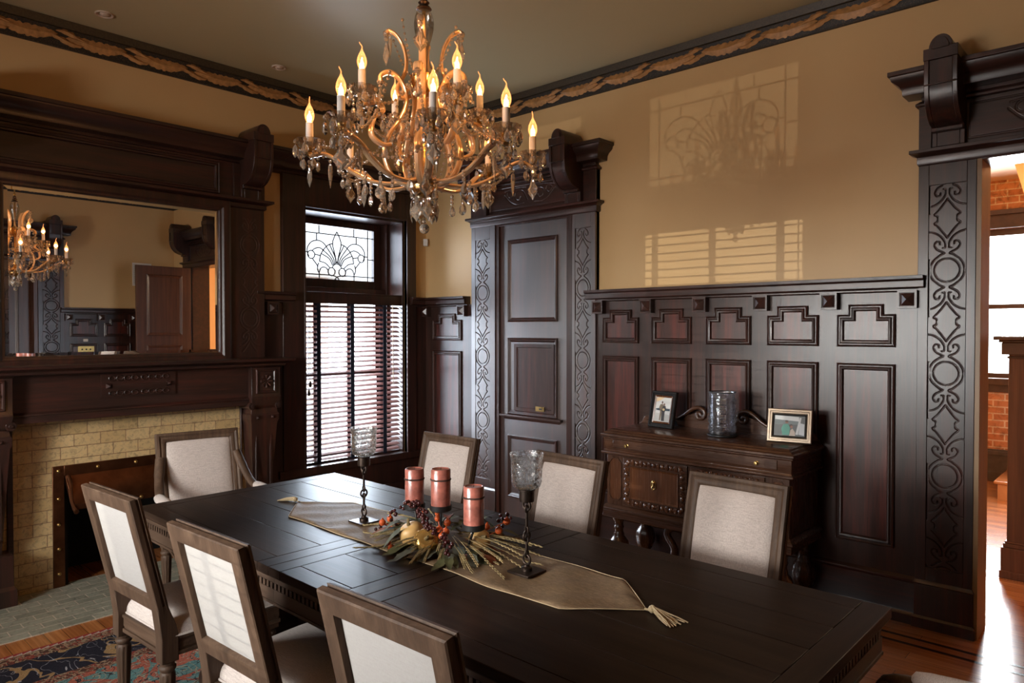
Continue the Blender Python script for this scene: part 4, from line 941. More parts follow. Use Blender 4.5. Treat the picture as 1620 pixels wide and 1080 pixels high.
    if arm:
        for s in (-1, 1):
            cu = spline([backpt(s * (hw - 0.020), 0.008, 0.415), (s * (hw + 0.004), -0.225, 0.745), (s * (hw + 0.018), -0.155, 0.685), (s * (hw + 0.030), -0.08, 0.655), (s * (hw + 0.036), 0.0, 0.648), (s * (hw + 0.040), 0.10, 0.646), (s * (hw + 0.040), 0.165, 0.640), (s * (hw + 0.040), 0.195, 0.618), (s * (hw + 0.040), 0.180, 0.600)], 6)
            b = MB(); b.tube(cu, [0.030] * 6 + [0.027] * (len(cu) - 6), 10, flat=(0.95, 0.75)); 
            b.tube([(s * (hw + 0.012), 0.185, 0.622), (s * (hw + 0.068), 0.185, 0.622)], 0.022, 12)
            b.build('armrest', M['oak'], rt, smooth=50)
            b = MB(); vs = [(s * (hw + 0.036), y, 0.0) for y in (-0.10, -0.09, -0.05, 0.02, 0.08, 0.115, 0.125)]
            b.rings([[(x + r * 1.05 * cos(2 * pi * i / 14), y, 0.660 + r * 0.85 * sin(2 * pi * i / 14)) for i in range(14)] for (x, y, _), r in zip(vs, (0.012, 0.026, 0.031, 0.032, 0.031, 0.026, 0.010))])
            b.build('arm_pad', M['linen'], rt, smooth=60)
            b = MB(); b.tube(spline([(s * (hw + 0.038), 0.15, 0.632), (s * (hw + 0.036), 0.165, 0.56), (s * (hw + 0.020), 0.11, 0.49), (s * (hw + 0.005), 0.075, 0.40)], 6), [0.022, 0.023] * 9 + [0.024], 10, flat=(0.85, 1.0)); b.build('arm_support', M['oak'], rt, smooth=50)
    return rt
CH = make_chair(False); CH.location = (2.086, -3.072, 0); CH.rotation_euler = (0, 0, R(3.6))
CH['label'] = 'oak and linen side chair closest to the fireplace, its ivory back to us'
dup(CH, (2.936, -3.068, 0), R(2.8), 'middle of the three side chairs with ivory backs turned to us')
dup(CH, (3.826, -3.062, 0), R(2.4), 'side chair with ivory back turned to us, cut off at the bottom edge')
dup(CH, (2.016, -1.856, 0), R(181.5), 'linen-faced side chair across the table by the service door pilaster, behind the candles')
dup(CH, (2.936, -1.912, 0), R(176.5), 'linen-faced side chair across the table in front of the service door and sideboard corner')
dup(CH, (3.796, -1.860, 0), R(177.6), 'linen-faced side chair standing directly in front of the sideboard')
AC = make_chair(True); AC.location = (1.061, -2.522, 0); AC.rotation_euler = (0, 0, R(-98.6))
AC['label'] = 'linen armchair at the head of the table before the fireplace'
dup(AC, (4.80, -2.465, 0), R(99), 'armchair at the near end of the table, only its scrolled arm showing')

# ------------------------------------------------------------------ runner with tassels
Z = TZ + 0.0006
rn = thing('table_runner', 'bronze silk table runner with pointed tasselled ends down the table', 'table runner', (2.99, -2.525, Z))
b = MB(); nx, ny = 90, 18; vs = []
for i in range(nx + 1):
    t = i / nx; x = -0.99 + 1.98 * t
    wl = 1.0
    if x < -0.78: wl = max(0.0, (x + 0.99) / 0.21)
    if x > 0.80: wl = max(0.0, (0.99 - x) / 0.19)
    for j in range(ny + 1):
        v = -1 + 2 * j / ny
        y = v * 0.178 * wl + 0.004 * sin(x * 9) + 0.005 * v * sin(x * 13 + 1)
        z = 0.004 + 0.0032 * sin(x * 21 + 3 * v) + 0.0026 * sin(x * 37 - 5 * v + 1) * (0.4 + 0.6 * abs(v))
        if abs(v) > 0.9: z = 0.0016 + 0.0012 * (1 + sin(x * 23))
        vs.append((x, y, max(0.0012, z)))
q = ny + 1; fs = [(i * q + j, (i + 1) * q + j, (i + 1) * q + j + 1, i * q + j + 1) for i in range(nx) for j in range(ny)]
b.add(vs, fs); o = b.build('cloth', M['runner'], rn, smooth=80, recalc=False)
md = o.modifiers.new('cloth_thickness', 'SOLIDIFY'); md.thickness = 0.0011; md.offset = -1
b = MB()
for s in (1, -1): b.tube([vs[i * q + (0 if s > 0 else ny)] for i in range(0, nx + 1)], 0.0016, 5)
b.build('braid', M['tassel'], rn, smooth=60)
for s, dx, dy in ((1, 0.11, -0.03), (-1, -0.085, -0.03)):
    b = MB(); x0 = s * 0.99
    b.tube([(x0, 0, 0.004), (x0 + s * 0.02, 0.0, 0.006)], 0.004, 6); L = math.hypot(dx, dy); ux, uy = dx / L, dy / L
    b.sphere((x0 + s * 0.028, -0.004, 0.012), 0.012, 10, 6)
    for k in range(34):
        a = random.uniform(-0.32, 0.32); ll = random.uniform(0.7, 1.0) * L; h = random.uniform(0.002, 0.022)
        cx, cy_ = x0 + s * 0.03, -0.006
        ca, sa = cos(a), sin(a); ex, ey = ux * ca - uy * sa, ux * sa + uy * ca
        pts = [(cx + ex * ll * t + 0.002 * sin(t * 20 + k), cy_ + ey * ll * t + 0.002 * cos(t * 20 + k), 0.003 + h * (1 - t) ** 0.7) for t in (0, 0.25, 0.5, 0.75, 1)]
        b.tube(pts, 0.0021, 5)
    b.build('tassel', M['tassel'], rn, smooth=60)

# ------------------------------------------------------------------ candlesticks
def candlestick():
    r = thing('hurricane_candlestick', '', 'candlestick', group='iron candlesticks on the runner')
    b = MB(); b.box(-0.049, 0.049, -0.049, 0.049, 0.0, 0.008); b.build('base_plate', M['iron'], r, bevel=0.0015)
    b = MB(); b.lathe([(0.020, 0.008), (0.020, 0.018), (0.012, 0.022), (0.009, 0.028)], 14); b.build('foot', M['iron'], r)
    b = MB()
    def ring(z, rr, ax): return [((rr * cos(a), 0, z + rr * sin(a)) if ax else (0, rr * cos(a), z + rr * sin(a))) for a in [2 * pi * k / 18 for k in range(18)]]
    for z, ax in ((0.045, 1), (0.128, 0), (0.235, 1)): b.tube(ring(z, 0.0165, ax), 0.0042, 8, closed=True)
    for z, ax in ((0.066, 0), (0.115, 1), (0.148, 1), (0.222, 0)): b.tube([((0, p[1] * 0.55, p[2]) if not ax else (p[0] * 0.55, 0, p[2])) for p in ring(z, 0.013, ax)], 0.0036, 8, closed=True)
    for z0, z1 in ((0.078, 0.105), (0.160, 0.210)): b.tube([(0, 0, z0), (0, 0, z1)], [0.0055, 0.0048], 8)
    b.build('link_stem', M['iron'], r, smooth=60)
    b = MB(); b.lathe([(0.006, 0.243), (0.014, 0.247), (0.026, 0.250), (0.027, 0.258), (0.027, 0.286), (0.030, 0.288), (0.030, 0.292), (0.020, 0.292)], 20); b.build('socket', M['iron'], r)
    b = MB(); o_ = [(0.018, 0.2925), (0.034, 0.294), (0.048, 0.303), (0.0535, 0.320), (0.0545, 0.35), (0.0548, 0.39), (0.057, 0.405), (0.0605, 0.4165)]
    b.lathe(o_, 32, cap=False); b.lathe([(rr - 0.003, z + 0.002) for rr, z in o_], 32, cap=False); b.lathe([(o_[-1][0], o_[-1][1]), (0.059, 0.4185), (o_[-1][0] - 0.003, o_[-1][1] + 0.002)], 32, cap=False)
    b.build('hurricane_glass', M['hurricane'], r, smooth=60)
    return r
cs1 = candlestick(); cs1.location = (2.543, -2.527, TZ + 0.005); cs1['label'] = 'iron link candlestick with glass cup, standing in front of the window'
cs2 = dup(cs1, (3.500, -2.525, TZ + 0.005), 0, 'iron link candlestick with glass cup, nearer to us, beside the runner point')

# ------------------------------------------------------------------ candle centrepiece
hold = thing('candle_holder', 'low black iron three-cup candle holder inside the autumn garland', 'candle holder', (3.06, -2.53, TZ + 0.005))
CP = [(-0.165, 0.0, 0.140), (-0.005, 0.0, 0.160), (0.180, 0.0, 0.120)]
for x, y, z in CP:
    b = MB(); b.lathe([(0.006, z - 0.022), (0.036, z - 0.020), (0.0425, z - 0.016), (0.0435, z + 0.004), (0.041, z + 0.004), (0.041, z - 0.006), (0.0, z - 0.006)], 24, (x, y, 0), cap=False); b.tube([(x, y, z - 0.02), (x * 0.8, y, 0.02)], 0.005, 7); b.build('cup', M['black'], hold)
b = MB(); b.tube([(-0.25, 0, 0.012), (-0.1, 0, 0.022), (0.1, 0, 0.022), (0.25, 0, 0.012)], 0.007, 7)
for x in (-0.22, 0.22): b.tube([(x, -0.07, 0.005), (x, 0, 0.02), (x, 0.07, 0.005)], 0.006, 7)
b.build('stand', M['black'], hold)
CL = ('terracotta pillar candle nearest the window, leftmost of three', 'tall-standing terracotta pillar candle in the middle of three', 'terracotta pillar candle standing lowest, rightmost of three')
cand0 = None
for (x, y, z), lab in zip(CP, CL):
    loc = (3.06 + x, -2.53 + y, TZ + 0.005 + z - 0.0055)
    if cand0 is None:
        cand0 = thing('pillar_candle', lab, 'candle', loc, 0, 'pillar candles on the table')
        b = MB(); b.lathe([(0.036, 0.0), (0.0385, 0.002), (0.0385, 0.146), (0.036, 0.150), (0.033, 0.1505), (0.030, 0.147), (0.0, 0.146)], 28, cap=False); b.build('wax', M['wax'], cand0, smooth=40)
        b = MB(); b.tube([(0, 0, 0.145), (0.001, 0, 0.155)], 0.0012, 5); b.build('wick', M['black'], cand0)
        b = MB()
        for zz in (0.108, 0.111): b.tube([(0.0395 * cos(2 * pi * k / 24), 0.0395 * sin(2 * pi * k / 24), zz) for k in range(24)], 0.0021, 5, closed=True)
        b.build('twine', M['twine'], cand0)
    else: dup(cand0, loc, random.uniform(0, 6), lab)
ar = thing('autumn_garland', 'autumn garland of dried grasses, leaves, orange and burgundy berries round the candles', 'garland', (3.06, -2.52, TZ + 0.005))
rnd = random.Random(5)
def leaf(b, p, d, L, w, curl):
    d = Vector(d).normalized(); side = d.cross(Vector((0, 0, 1))).normalized(); up = side.cross(d)
    n = 8; l, m, r = [], [], []
    for i in range(n + 1):
        t = i / n; ww = w * (sin(pi * (0.04 + 0.96 * t)) ** 0.8) * (1 + 0.12 * sin(t * 23)); c = Vector(p) + d * (L * t) + Vector((0, 0, -curl * t * t * L)) + up * (0.1 * L * sin(t * 3))
        c.z = max(c.z, 0.002 + 0.001 * (i % 2)); l.append(tuple(c - side * ww + up * ww * 0.25)); m.append(tuple(c)); r.append(tuple(c + side * ww + up * ww * 0.25))
    q = n + 1; b.add(l + m + r, [(i, i + 1, q + i + 1, q + i) for i in range(n)] + [(q + i, q + i + 1, 2 * q + i + 1, 2 * q + i) for i in range(n)])
for k in range(46):
    a = rnd.uniform(0, 2 * pi); rr = rnd.uniform(0.05, 0.16); p = (1.55 * rr * cos(a), 0.85 * rr * sin(a), rnd.uniform(0.03, 0.085))
    d = (1.3 * cos(a + rnd.uniform(-.5, .5)), sin(a + rnd.uniform(-.5, .5)), rnd.uniform(-0.25, 0.30))
    if cos(a + pi / 4) > 0.35: p = (p[0], p[1], 0.02); d = (d[0], d[1], -0.12)
    b = MB(); leaf(b, p, d, rnd.uniform(0.09, 0.165), rnd.uniform(0.012, 0.024), rnd.uniform(0.1, 0.6))
    o = b.build('leaf', M[rnd.choice(['olive_leaf', 'rust_leaf', 'grey_leaf', 'olive_leaf', 'olive_leaf', 'grey_leaf'])], ar, smooth=60, recalc=False)
for k in range(64):                                                  # ears of dried grass
    a = rnd.uniform(0, 2 * pi); L = rnd.uniform(0.15, 0.27); dz = rnd.uniform(-0.1, 0.22)
    p0 = Vector((0.12 * cos(a), 0.05 * sin(a), rnd.uniform(0.03, 0.07))); d = Vector((1.25 * cos(a + rnd.uniform(-.35, .35)), 0.8 * sin(a + rnd.uniform(-.35, .35)), dz))
    pts = [p0 + d * (L * t) + Vector((0, 0, -0.10 * t * t * L * 2)) for t in (0, .2, .4, .6, .8, 1)]
    for p in pts: p.z = max(p.z, 0.006)
    b = MB(); b.tube([tuple(p) for p in pts], 0.0014, 4)
    for j in range(16):
        t = 0.55 + 0.45 * j / 15; i = min(4, int(t * 5)); p = pts[i].lerp(pts[i + 1], t * 5 - i); dd = (pts[i + 1] - pts[i]).normalized(); sd = dd.cross(Vector((0, 0, 1))).normalized() * (1 if j % 2 else -1)
        b.tube([tuple(p), tuple(p + dd * 0.008 + sd * 0.0035), tuple(p + dd * 0.016 + sd * 0.003)], [0.0018, 0.0030, 0.0006], 5)
    b.build('grass_ear', M['grass_stem'], ar, smooth=60)
for p in [(-0.229, -0.123, 0.075), (-0.252, -0.068, 0.075), (-0.155, -0.02, 0.150), (-0.055, 0.02, 0.115), (0.005, 0.015, 0.09), (-0.04, 0.005, 0.10), (0.075, -0.09, 0.095), (0.108, -0.085, 0.095), (0.120, -0.115, 0.088), (0.15, 0.09, 0.085), (0.205, 0.10, 0.08), (0.19, 0.16, 0.10), (-0.12, -0.17, 0.012), (0.02, -0.12, 0.02)]:
    b = MB(); b.sphere(p, rnd.uniform(0.0125, 0.0155), 14, 9); b.tube([tuple(Vector(p) + Vector((0, 0, 0.012))), tuple(Vector(p) + Vector((0.002, 0, 0.018)))], [0.003, 0.004], 6); b.tube([p, (p[0] * 0.6, p[1] * 0.4, max(0.02, p[2] - 0.05))], 0.0013, 4); b.build('orange_berry', M['orange_berry'], ar, smooth=60)
# burgundy bead sprays
SPR = [((-0.17, -0.04, 0.150), (0.03, -0.10, 0.105), 42), ((0.035, -0.105, 0.100), (0.175, -0.135, 0.040), 32), ((-0.31, -0.08, 0.035), (-0.20, -0.06, 0.06), 10), ((-0.33, -0.02, 0.05), (-0.24, 0.0, 0.09), 8), ((0.16, 0.10, 0.07), (0.21, 0.16, 0.12), 8)]
cnt = 0
for p0, p1, n in SPR:
    for k in range(n):
        t = k / n; p = Vector(p0).lerp(Vector(p1), t) + Vector((rnd.gauss(0, 0.012), rnd.gauss(0, 0.012), rnd.gauss(0, 0.009) + 0.02 * sin(pi * t)))
        p.z = max(p.z, 0.012); b = MB(); b.sphere(tuple(p), rnd.uniform(0.0070, 0.0086), 10, 7); b.build('burgundy_berry', M['dark_berry'], ar, smooth=60); cnt += 1
def gourd(name, lab, loc, r, h, mat, ribs, tilt, rz, stem=True):
    o = thing(name, lab, 'pumpkin' if ribs else 'gourd', loc, rz, 'small gourds in the garland'); o.rotation_euler = (tilt[0], tilt[1], rz)
    b = MB(); nu, nv = 40, 16; rs = []
    for k in range(nv + 1):
        t = pi * (0.03 + 0.94 * k / nv); ring = []
        for i in range(nu):
            a = 2 * pi * i / nu; rib = 1 - 0.13 * (1 - abs(cos(ribs * a / 2))) ** 2 * sin(t) if ribs else 1
            rr = r * sin(t) ** 0.8 * rib; ring.append((rr * cos(a), rr * sin(a), -h * cos(t) * (1 - 0.25 * (1 - sin(t)) ** 1.5)))
        rs.append(ring)
    b.rings(rs); b.build('flesh', mat, o, smooth=60)
    b = MB(); b.tube([(0, 0, h * 0.6), (0.002, 0, h * 1.0), (0.008, 0.004, h * 1.35)], [0.010, 0.006, 0.005], 7); b.build('stem', M['pumpkin_stem'], o, smooth=50)
    return o
gourd('gourd', 'cream mottled gourd resting against the gold pumpkin', (2.978, -2.612, TZ + 0.058), 0.050, 0.047, M['pumpkin_cream'], 0, (0.3, -0.25), 0.4)
gourd('pumpkin', 'shiny gold pumpkin in the middle of the garland', (3.082, -2.628, TZ + 0.052), 0.050, 0.041, M['pumpkin_gold'], 9, (0.95, 0.35), 0.6)
gourd('pumpkin', 'small yellow ribbed pumpkin under the right candle', (3.215, -2.475, TZ + 0.052), 0.044, 0.034, M['pumpkin_cream'], 8, (0.5, 0.9), 0.3)
# ------------------------------------------------------------------ sideboard
sb = thing('sideboard', 'carved walnut sideboard with burl doors and scrolled back against the wainscot', 'sideboard', (3.02, -0.055, 0))
def S(u, o, z): return (u, -o, z)
def sbp(nm, mat, fn, bevel=0.002, smooth=35):
    b = MB(S); fn(b); return b.build(nm, mat, sb, smooth=smooth, bevel=bevel)
D, HB = 0.435, 0.605
def f(b): b.steps(-HB, HB, [(D + 0.020, 0.912), (D + 0.034, 0.918), (D + 0.034, 0.930), (D + 0.020, 0.936), (D + 0.014, 0.945), (D + 0.002, 0.949), (D - 0.004, 0.957), (D - 0.020, 0.962)], D)
sbp('top', M['walnut'], f, 0.0012)
def f(b): b.box(-HB, HB, 0, D, 0.46, 0.80)
sbp('carcass', M['walnut_z'], f)
def f(b):
    b.steps(-HB, HB, [(D + 0.012, 0.795), (D + 0.030, 0.803), (D + 0.030, 0.814), (D + 0.018, 0.820), (D + 0.014, 0.828), (D + 0.018, 0.836), (D + 0.018, 0.900), (D + 0.026, 0.906), (D + 0.026, 0.913)], D)
sbp('drawer_band', M['walnut'], f, 0.0012)
dw = MB(S); dw.box(-0.545, 0.545, D, D + 0.024, 0.842, 0.896); dwo = dw.build('drawer', M['walnut'], sb, bevel=0.003)
for x in (-0.435, 0.43):
    b = MB(S); b.lathe([(0.004, 0.0), (0.0125, 0.002), (0.013, 0.005), (0.006, 0.008), (0.006, 0.014), (0.011, 0.018), (0.009, 0.024), (0.0, 0.025)], 14, (x, D + 0.024, 0.868), axis='y', cap=False); b.build('knob', M['brass'], dwo)
def f(b):
    b.steps(-HB, HB, [(D + 0.012, 0.380), (D + 0.020, 0.386), (D + 0.020, 0.425), (D + 0.030, 0.432), (D + 0.030, 0.444), (D + 0.018, 0.452), (D + 0.010, 0.462), (D, 0.468)], D)
sbp('base_moulding', M['walnut'], f, 0.0012)
for a in (-0.540, 0.540):                                            # narrow burl panels with clipped arched tops
    def f(b, a=a):
        h = 0.045; poly = [(a - h, 0.53), (a - h + 0.02, 0.50), (a + h - 0.02, 0.50), (a + h, 0.53), (a + h, 0.745), (a + 0.018, 0.775), (a - 0.018, 0.775), (a - h, 0.745)]
        b.m = 0; b.frame(poly, [(-0.006, D), (-0.005, D + 0.006), (0.002, D + 0.006), (0.005, D + 0.001)]); b.m = 1; b.add([(x, D + 0.0015, z) for x, z in poly], [tuple(range(8))])
    sbp('end_panel', [M['walnut_z'], M['burl']], f, 0)
for a, c in ((-0.470, -0.012), (0.012, 0.470)):
    b = MB(S); b.box(a, c, D, D + 0.014, 0.475, 0.788); dob = b.build('door', M['walnut'], sb, bevel=0.002)
    b = MB(S); m = 0.052; poly = rect(a + m + 0.012, c - m - 0.012, 0.475 + m + 0.010, 0.788 - m - 0.010)
    b.frame(poly, [(-0.010, D + 0.012), (-0.008, D + 0.022), (0.0, D + 0.018), (0.008, D + 0.012)]); b.m = 0; b.add([(x, D + 0.0155, z) for x, z in poly], [(0, 1, 2, 3)])
    b.build('burl_field', M['burl'], dob, smooth=25)
    b = MB(S)                                                        # carved egg and leaf border
    per = [((a + 0.028, 0.502), (c - 0.028, 0.502)), ((c - 0.028, 0.502), (c - 0.028, 0.762)), ((c - 0.028, 0.762), (a + 0.028, 0.762)), ((a + 0.028, 0.762), (a + 0.028, 0.502))]
    for (x0, z0), (x1, z1) in per:
        L = math.hypot(x1 - x0, z1 - z0); n = int(L / 0.029); dx, dz = (x1 - x0) / L, (z1 - z0) / L
        for k in range(n):
            t = (k + 0.5) * L / n; cx, cz = x0 + dx * t, z0 + dz * t
            if k % 2 == 0: b.sphere((cx, D + 0.016, cz), 0.0155, 8, 6, (1.0 + 0.0 * dx, 0.7, 1.0))
            else:
                for s in (-1, 0, 1): b.tube([(cx - dz * 0.018 + dx * s * 0.007, D + 0.016, cz + dx * 0.018 + dz * s * 0.007), (cx + dx * s * 0.010, D + 0.024, cz + dz * s * 0.010), (cx + dz * 0.018 + dx * s * 0.004, D + 0.016, cz - dx * 0.018 + dz * s * 0.004)], [0.003, 0.0048, 0.003], 5)
    b.build('carved_border', M['burl'], dob, smooth=60)
    x = (a + c) / 2; b = MB(S); z = 0.640
    b.tube([(x + 0.017 * cos(t), D + 0.020, z + 0.028 * sin(t)) for t in [2 * pi * k / 16 for k in range(16)]], 0.0035, 6, closed=True); b.sphere((x, D + 0.020, z + 0.016), 0.010, 8, 6, (1, .6, 1)); b.sphere((x, D + 0.020, z - 0.004), 0.008, 8, 6, (1, .6, 1))
    b.tube([(x, D + 0.024, z + 0.008), (x - 0.009, D + 0.028, z - 0.015), (x, D + 0.028, z - 0.032), (x + 0.009, D + 0.028, z - 0.015)], 0.003, 6, closed=True); b.build('drop_pull', M['brass'], dob, smooth=60)
BUN = [(0.020, 0.0), (0.030, 0.004), (0.034, 0.02), (0.026, 0.04), (0.020, 0.05), (0.022, 0.075), (0.046, 0.10), (0.062, 0.14), (0.066, 0.18), (0.060, 0.215), (0.045, 0.24), (0.034, 0.255), (0.036, 0.265), (0.030, 0.275), (0.028, 0.30), (0.033, 0.305), (0.033, 0.315), (0.028, 0.32), (0.030, 0.345), (0.040, 0.358), (0.044, 0.372), (0.044, 0.385)]
for x, y in ((-HB + 0.06, -D + 0.05), (HB - 0.06, -D + 0.05), (-HB + 0.06, -0.06), (HB - 0.06, -0.06)):
    b = MB(); rs = []
    for r, z in BUN:
        am = 0.05 if 0.09 < z < 0.23 else 0; rs.append([(x + r * (1 + am * cos(8 * 2 * pi * i / 32)) * cos(2 * pi * i / 32), y + r * (1 + am * cos(8 * 2 * pi * i / 32)) * sin(2 * pi * i / 32), z) for i in range(32)])
    b.rings(rs); b.build('leg', M['walnut_z'], sb, smooth=60)
for x in (-0.20, 0.20):                                              # scrolled inner brackets and low stretcher
    b = MB(S); s = 1 if x > 0 else -1
    b.tube(spline([(x - s * 0.05, D - 0.05, 0.385), (x - s * 0.02, D - 0.045, 0.33), (x - s * 0.075, D - 0.04, 0.25), (x - s * 0.055, D - 0.04, 0.17), (x, D - 0.05, 0.10), (x, D - 0.05, 0.0)], 5), 0.024, 8); b.build('bracket_leg', M['walnut_z'], sb, smooth=50)
b = MB(S); b.box(-HB + 0.05, HB - 0.05, 0.04, 0.075, 0.055, 0.085); b.build('stretcher', M['walnut'], sb, bevel=0.003)
def f(b):
    up = spline([(-0.60, 0.972), (-0.585, 1.000), (-0.55, 1.012), (-0.36, 1.012), (-0.28, 1.035), (-0.16, 1.065), (0.0, 1.075), (0.16, 1.065), (0.28, 1.035), (0.36, 1.012), (0.55, 1.012), (0.585, 1.000), (0.60, 0.972)], 4)
    b.rings([[(x, o, z) for x, z in [(-0.62, 0.958)] + up + [(0.62, 0.958)]] for o in (0.0, 0.018)])
sbp('backsplash', M['walnut'], f)
for s in (-1, 1):
    def f(b, s=s):
        p = spline([(s * 0.34, 1.020), (s * 0.315, 1.016), (s * 0.27, 1.040), (s * 0.21, 1.085), (s * 0.165, 1.100), (s * 0.125, 1.085), (s * 0.115, 1.055), (s * 0.135, 1.030), (s * 0.165, 1.032), (s * 0.172, 1.055), (s * 0.152, 1.064), (s * 0.143, 1.05)], 5)
        b.tube([(x, 0.024, z) for x, z in p], [0.009 + 0.005 * min(1, k / 20) for k in range(len(p))], 8)
    sbp('scroll', M['walnut'], f, 0, 60)
SZ = 0.9635
# vase
vz = thing('glass_hurricane_vase', 'tall smoky glass hurricane vase on the middle of the sideboard', 'vase', (3.128, -0.285, SZ), R(38))
b = MB(); b.lathe([(0.0, 0.0), (0.086, 0.0), (0.090, 0.004), (0.090, 0.010), (0.082, 0.014), (0.0, 0.014)], 32, cap=False); b.build('base', M['black'], vz)
b = MB(); o_ = [(0.076, 0.015), (0.077, 0.02), (0.078, 0.14), (0.077, 0.245), (0.080, 0.268)]
b.lathe(o_, 36, cap=False); b.lathe([(r - 0.004, z) for r, z in o_], 36, cap=False); b.build('glass', M['smoke_glass'], vz, smooth=60)
b = MB(); b.tube([(0.080 * cos(2 * pi * k / 32), 0.080 * sin(2 * pi * k / 32), 0.270) for k in range(32)], 0.0036, 6, closed=True); b.build('rim', M['black'], vz, smooth=60)
for ang in (185, 262, 330):
    for z in (0.045, 0.102, 0.159, 0.216):
        b = MB(); h = 0.021
        def Pt(u, o, v, ang=ang, z=z): return ((0.078 + o) * cos(R(ang) + u / 0.078), (0.078 + o) * sin(R(ang) + u / 0.078), z + v)
        b.T = Pt; b.rings([[(u, o, v) for u, v in rect(-h * k, h * k, -h * k, h * k)] for k, o in ((1, -0.002), (1, 0.004), (0.72, 0.007))]); b.build('glass_prunt', M['smoke_glass'], vz, smooth=30)
def frame_photo(name, lab, loc, rz, w, h, fw, fm, inner, tilt, paint):
    r = thing(name, lab, 'picture frame', loc, rz)
    c, s = cos(tilt), sin(tilt)
    def T(u, o, v): return (u, o * c * -1 + v * s, v * c + o * s * 1 + 0.0)       # face looks to local -y, leaning back
    b = MB(T); b.frame(rect(-w / 2, w / 2, 0, h), [(0, -0.012), (0, 0.006), (0.004, 0.011), (fw * 0.45, 0.011), (fw * 0.55, 0.007), (fw * 0.8, 0.007), (fw, 0.002), (fw, -0.012), (0, -0.012)]); b.build('frame', fm, r, smooth=25)
    b = MB(T); q = fw - 0.001; b.frame(rect(-w / 2 + q, w / 2 - q, q, h - q), [(0, 0.003), (0.002, 0.006), (inner[0], 0.001), (inner[0], 0.0)]); b.build('slip', inner[1], r, smooth=20)
    b = MB(T); b.box(-w / 2 + 0.003, w / 2 - 0.003, -0.013, -0.008, 0.003, h - 0.003); b.build('backing', M['black_frame'], r, smooth=0)
    b = MB(); b.rings([[(x, y, z) for x, y, z in ((-0.02, h * 0.75 * s + 0.012, h * 0.72), (0.02, h * 0.75 * s + 0.012, h * 0.72), (0.03, h * 0.62, 0.0005), (-0.03, h * 0.62, 0.0005))], [(x, y + 0.003, z) for x, y, z in ((-0.02, h * 0.75 * s + 0.012, h * 0.72), (0.02, h * 0.75 * s + 0.012, h * 0.72), (0.03, h * 0.62, 0.0005), (-0.03, h * 0.62, 0.0005))]]); b.build('easel_leg', M['black_frame'], r, smooth=0)
    b = MB(T); mats = []; e = q + inner[0]
    def poly(pts, col, lift):
        mats.append(plain('photo_print_tone', col, 0.35)); b.m = len(mats) - 1
        W, H = w - 2 * e, h - 2 * e; b.add([(-W / 2 + W * x, 0.0002 + lift * 0.00012, e + H * y) for x, y in pts], [tuple(range(len(pts)))])
    paint(poly); b.build('photo_print', mats, r, smooth=0, recalc=True)
    return r
def oval(cx, cy, rx, ry, n=14): return [(cx + rx * cos(2 * pi * k / n), cy + ry * sin(2 * pi * k / n)) for k in range(n)]
def pic1(P):
    P([(0, 0), (1, 0), (1, 1), (0, 1)], (0.50, 0.49, 0.47), 0); P([(0, 0.80), (0, 0.95), (0.18, 1), (0.55, 1), (0.25, 0.86)], (0.55, 0.40, 0.24), 1)
    P([(0.02, 0.52), (0.3, 0.56), (0.98, 0.55), (0.98, 0.46), (0.4, 0.45), (0.08, 0.47)], (0.03, 0.045, 0.06), 2); P([(0, 0), (1, 0), (1, 0.3), (0, 0.36)], (0.38, 0.37, 0.35), 1)
    P([(0.34, 0.05), (0.42, 0.05), (0.46, 0.35), (0.54, 0.60), (0.52, 0.72), (0.32, 0.72), (0.24, 0.58), (0.34, 0.45)], (0.13, 0.095, 0.06), 3); P(oval(0.43, 0.79, 0.05, 0.06), (0.10, 0.05, 0.035), 4)
    P([(0.48, 0.03), (0.68, 0.03), (0.66, 0.40), (0.72, 0.55), (0.66, 0.66), (0.50, 0.66), (0.44, 0.50)], (0.025, 0.020, 0.020), 5); P(oval(0.58, 0.71, 0.048, 0.055), (0.12, 0.05, 0.035), 6); P(oval(0.56, 0.50, 0.08, 0.05), (0.45, 0.33, 0.17), 6)
def pic2(P):
    P([(0, 0), (1, 0), (1, 1), (0, 1)], (0.075, 0.085, 0.09), 0); P([(0.02, 0.80), (0.80, 0.74), (0.80, 0.95), (0.02, 0.99)], (0.52, 0.54, 0.55), 1); P([(0.02, 0.55), (0.8, 0.58), (0.8, 0.74), (0.02, 0.80)], (0.13, 0.16, 0.17), 1)
    P([(0.80, 0.1), (0.98, 0.06), (0.98, 0.62), (0.84, 0.66)], (0.42, 0.44, 0.47), 2); P([(0.70, 0.1), (0.78, 0.08), (0.88, 0.92), (0.82, 0.93)], (0.46, 0.47, 0.48), 3)
    P([(0.28, 0.05), (0.50, 0.05), (0.52, 0.45), (0.44, 0.60), (0.30, 0.56), (0.24, 0.36)], (0.06, 0.27, 0.21), 4); P(oval(0.41, 0.68, 0.05, 0.075), (0.20, 0.09, 0.06), 5); P(oval(0.405, 0.735, 0.05, 0.04), (0.02, 0.015, 0.012), 6)
    P([(0.50, 0.02), (0.70, 0.02), (0.68, 0.22), (0.60, 0.38), (0.54, 0.30)], (0.40, 0.33, 0.28), 5); P(oval(0.57, 0.46, 0.045, 0.07), (0.22, 0.10, 0.07), 6); P(oval(0.555, 0.50, 0.055, 0.09), (0.02, 0.013, 0.012), 5)
frame_photo('picture_frame', 'black portrait picture frame with photo of a standing couple, on sideboard', (2.662, -0.235, SZ), R(-8), 0.205, 0.245, 0.030, M['black_frame'], (0.012, M['burl']), R(12), pic1)
frame_photo('picture_frame', 'champagne landscape picture frame with photo of two seated people, on sideboard', (3.535, -0.275, SZ), R(12), 0.245, 0.195, 0.030, M['silver_frame'], (0.009, M['black_frame']), R(14), pic2)

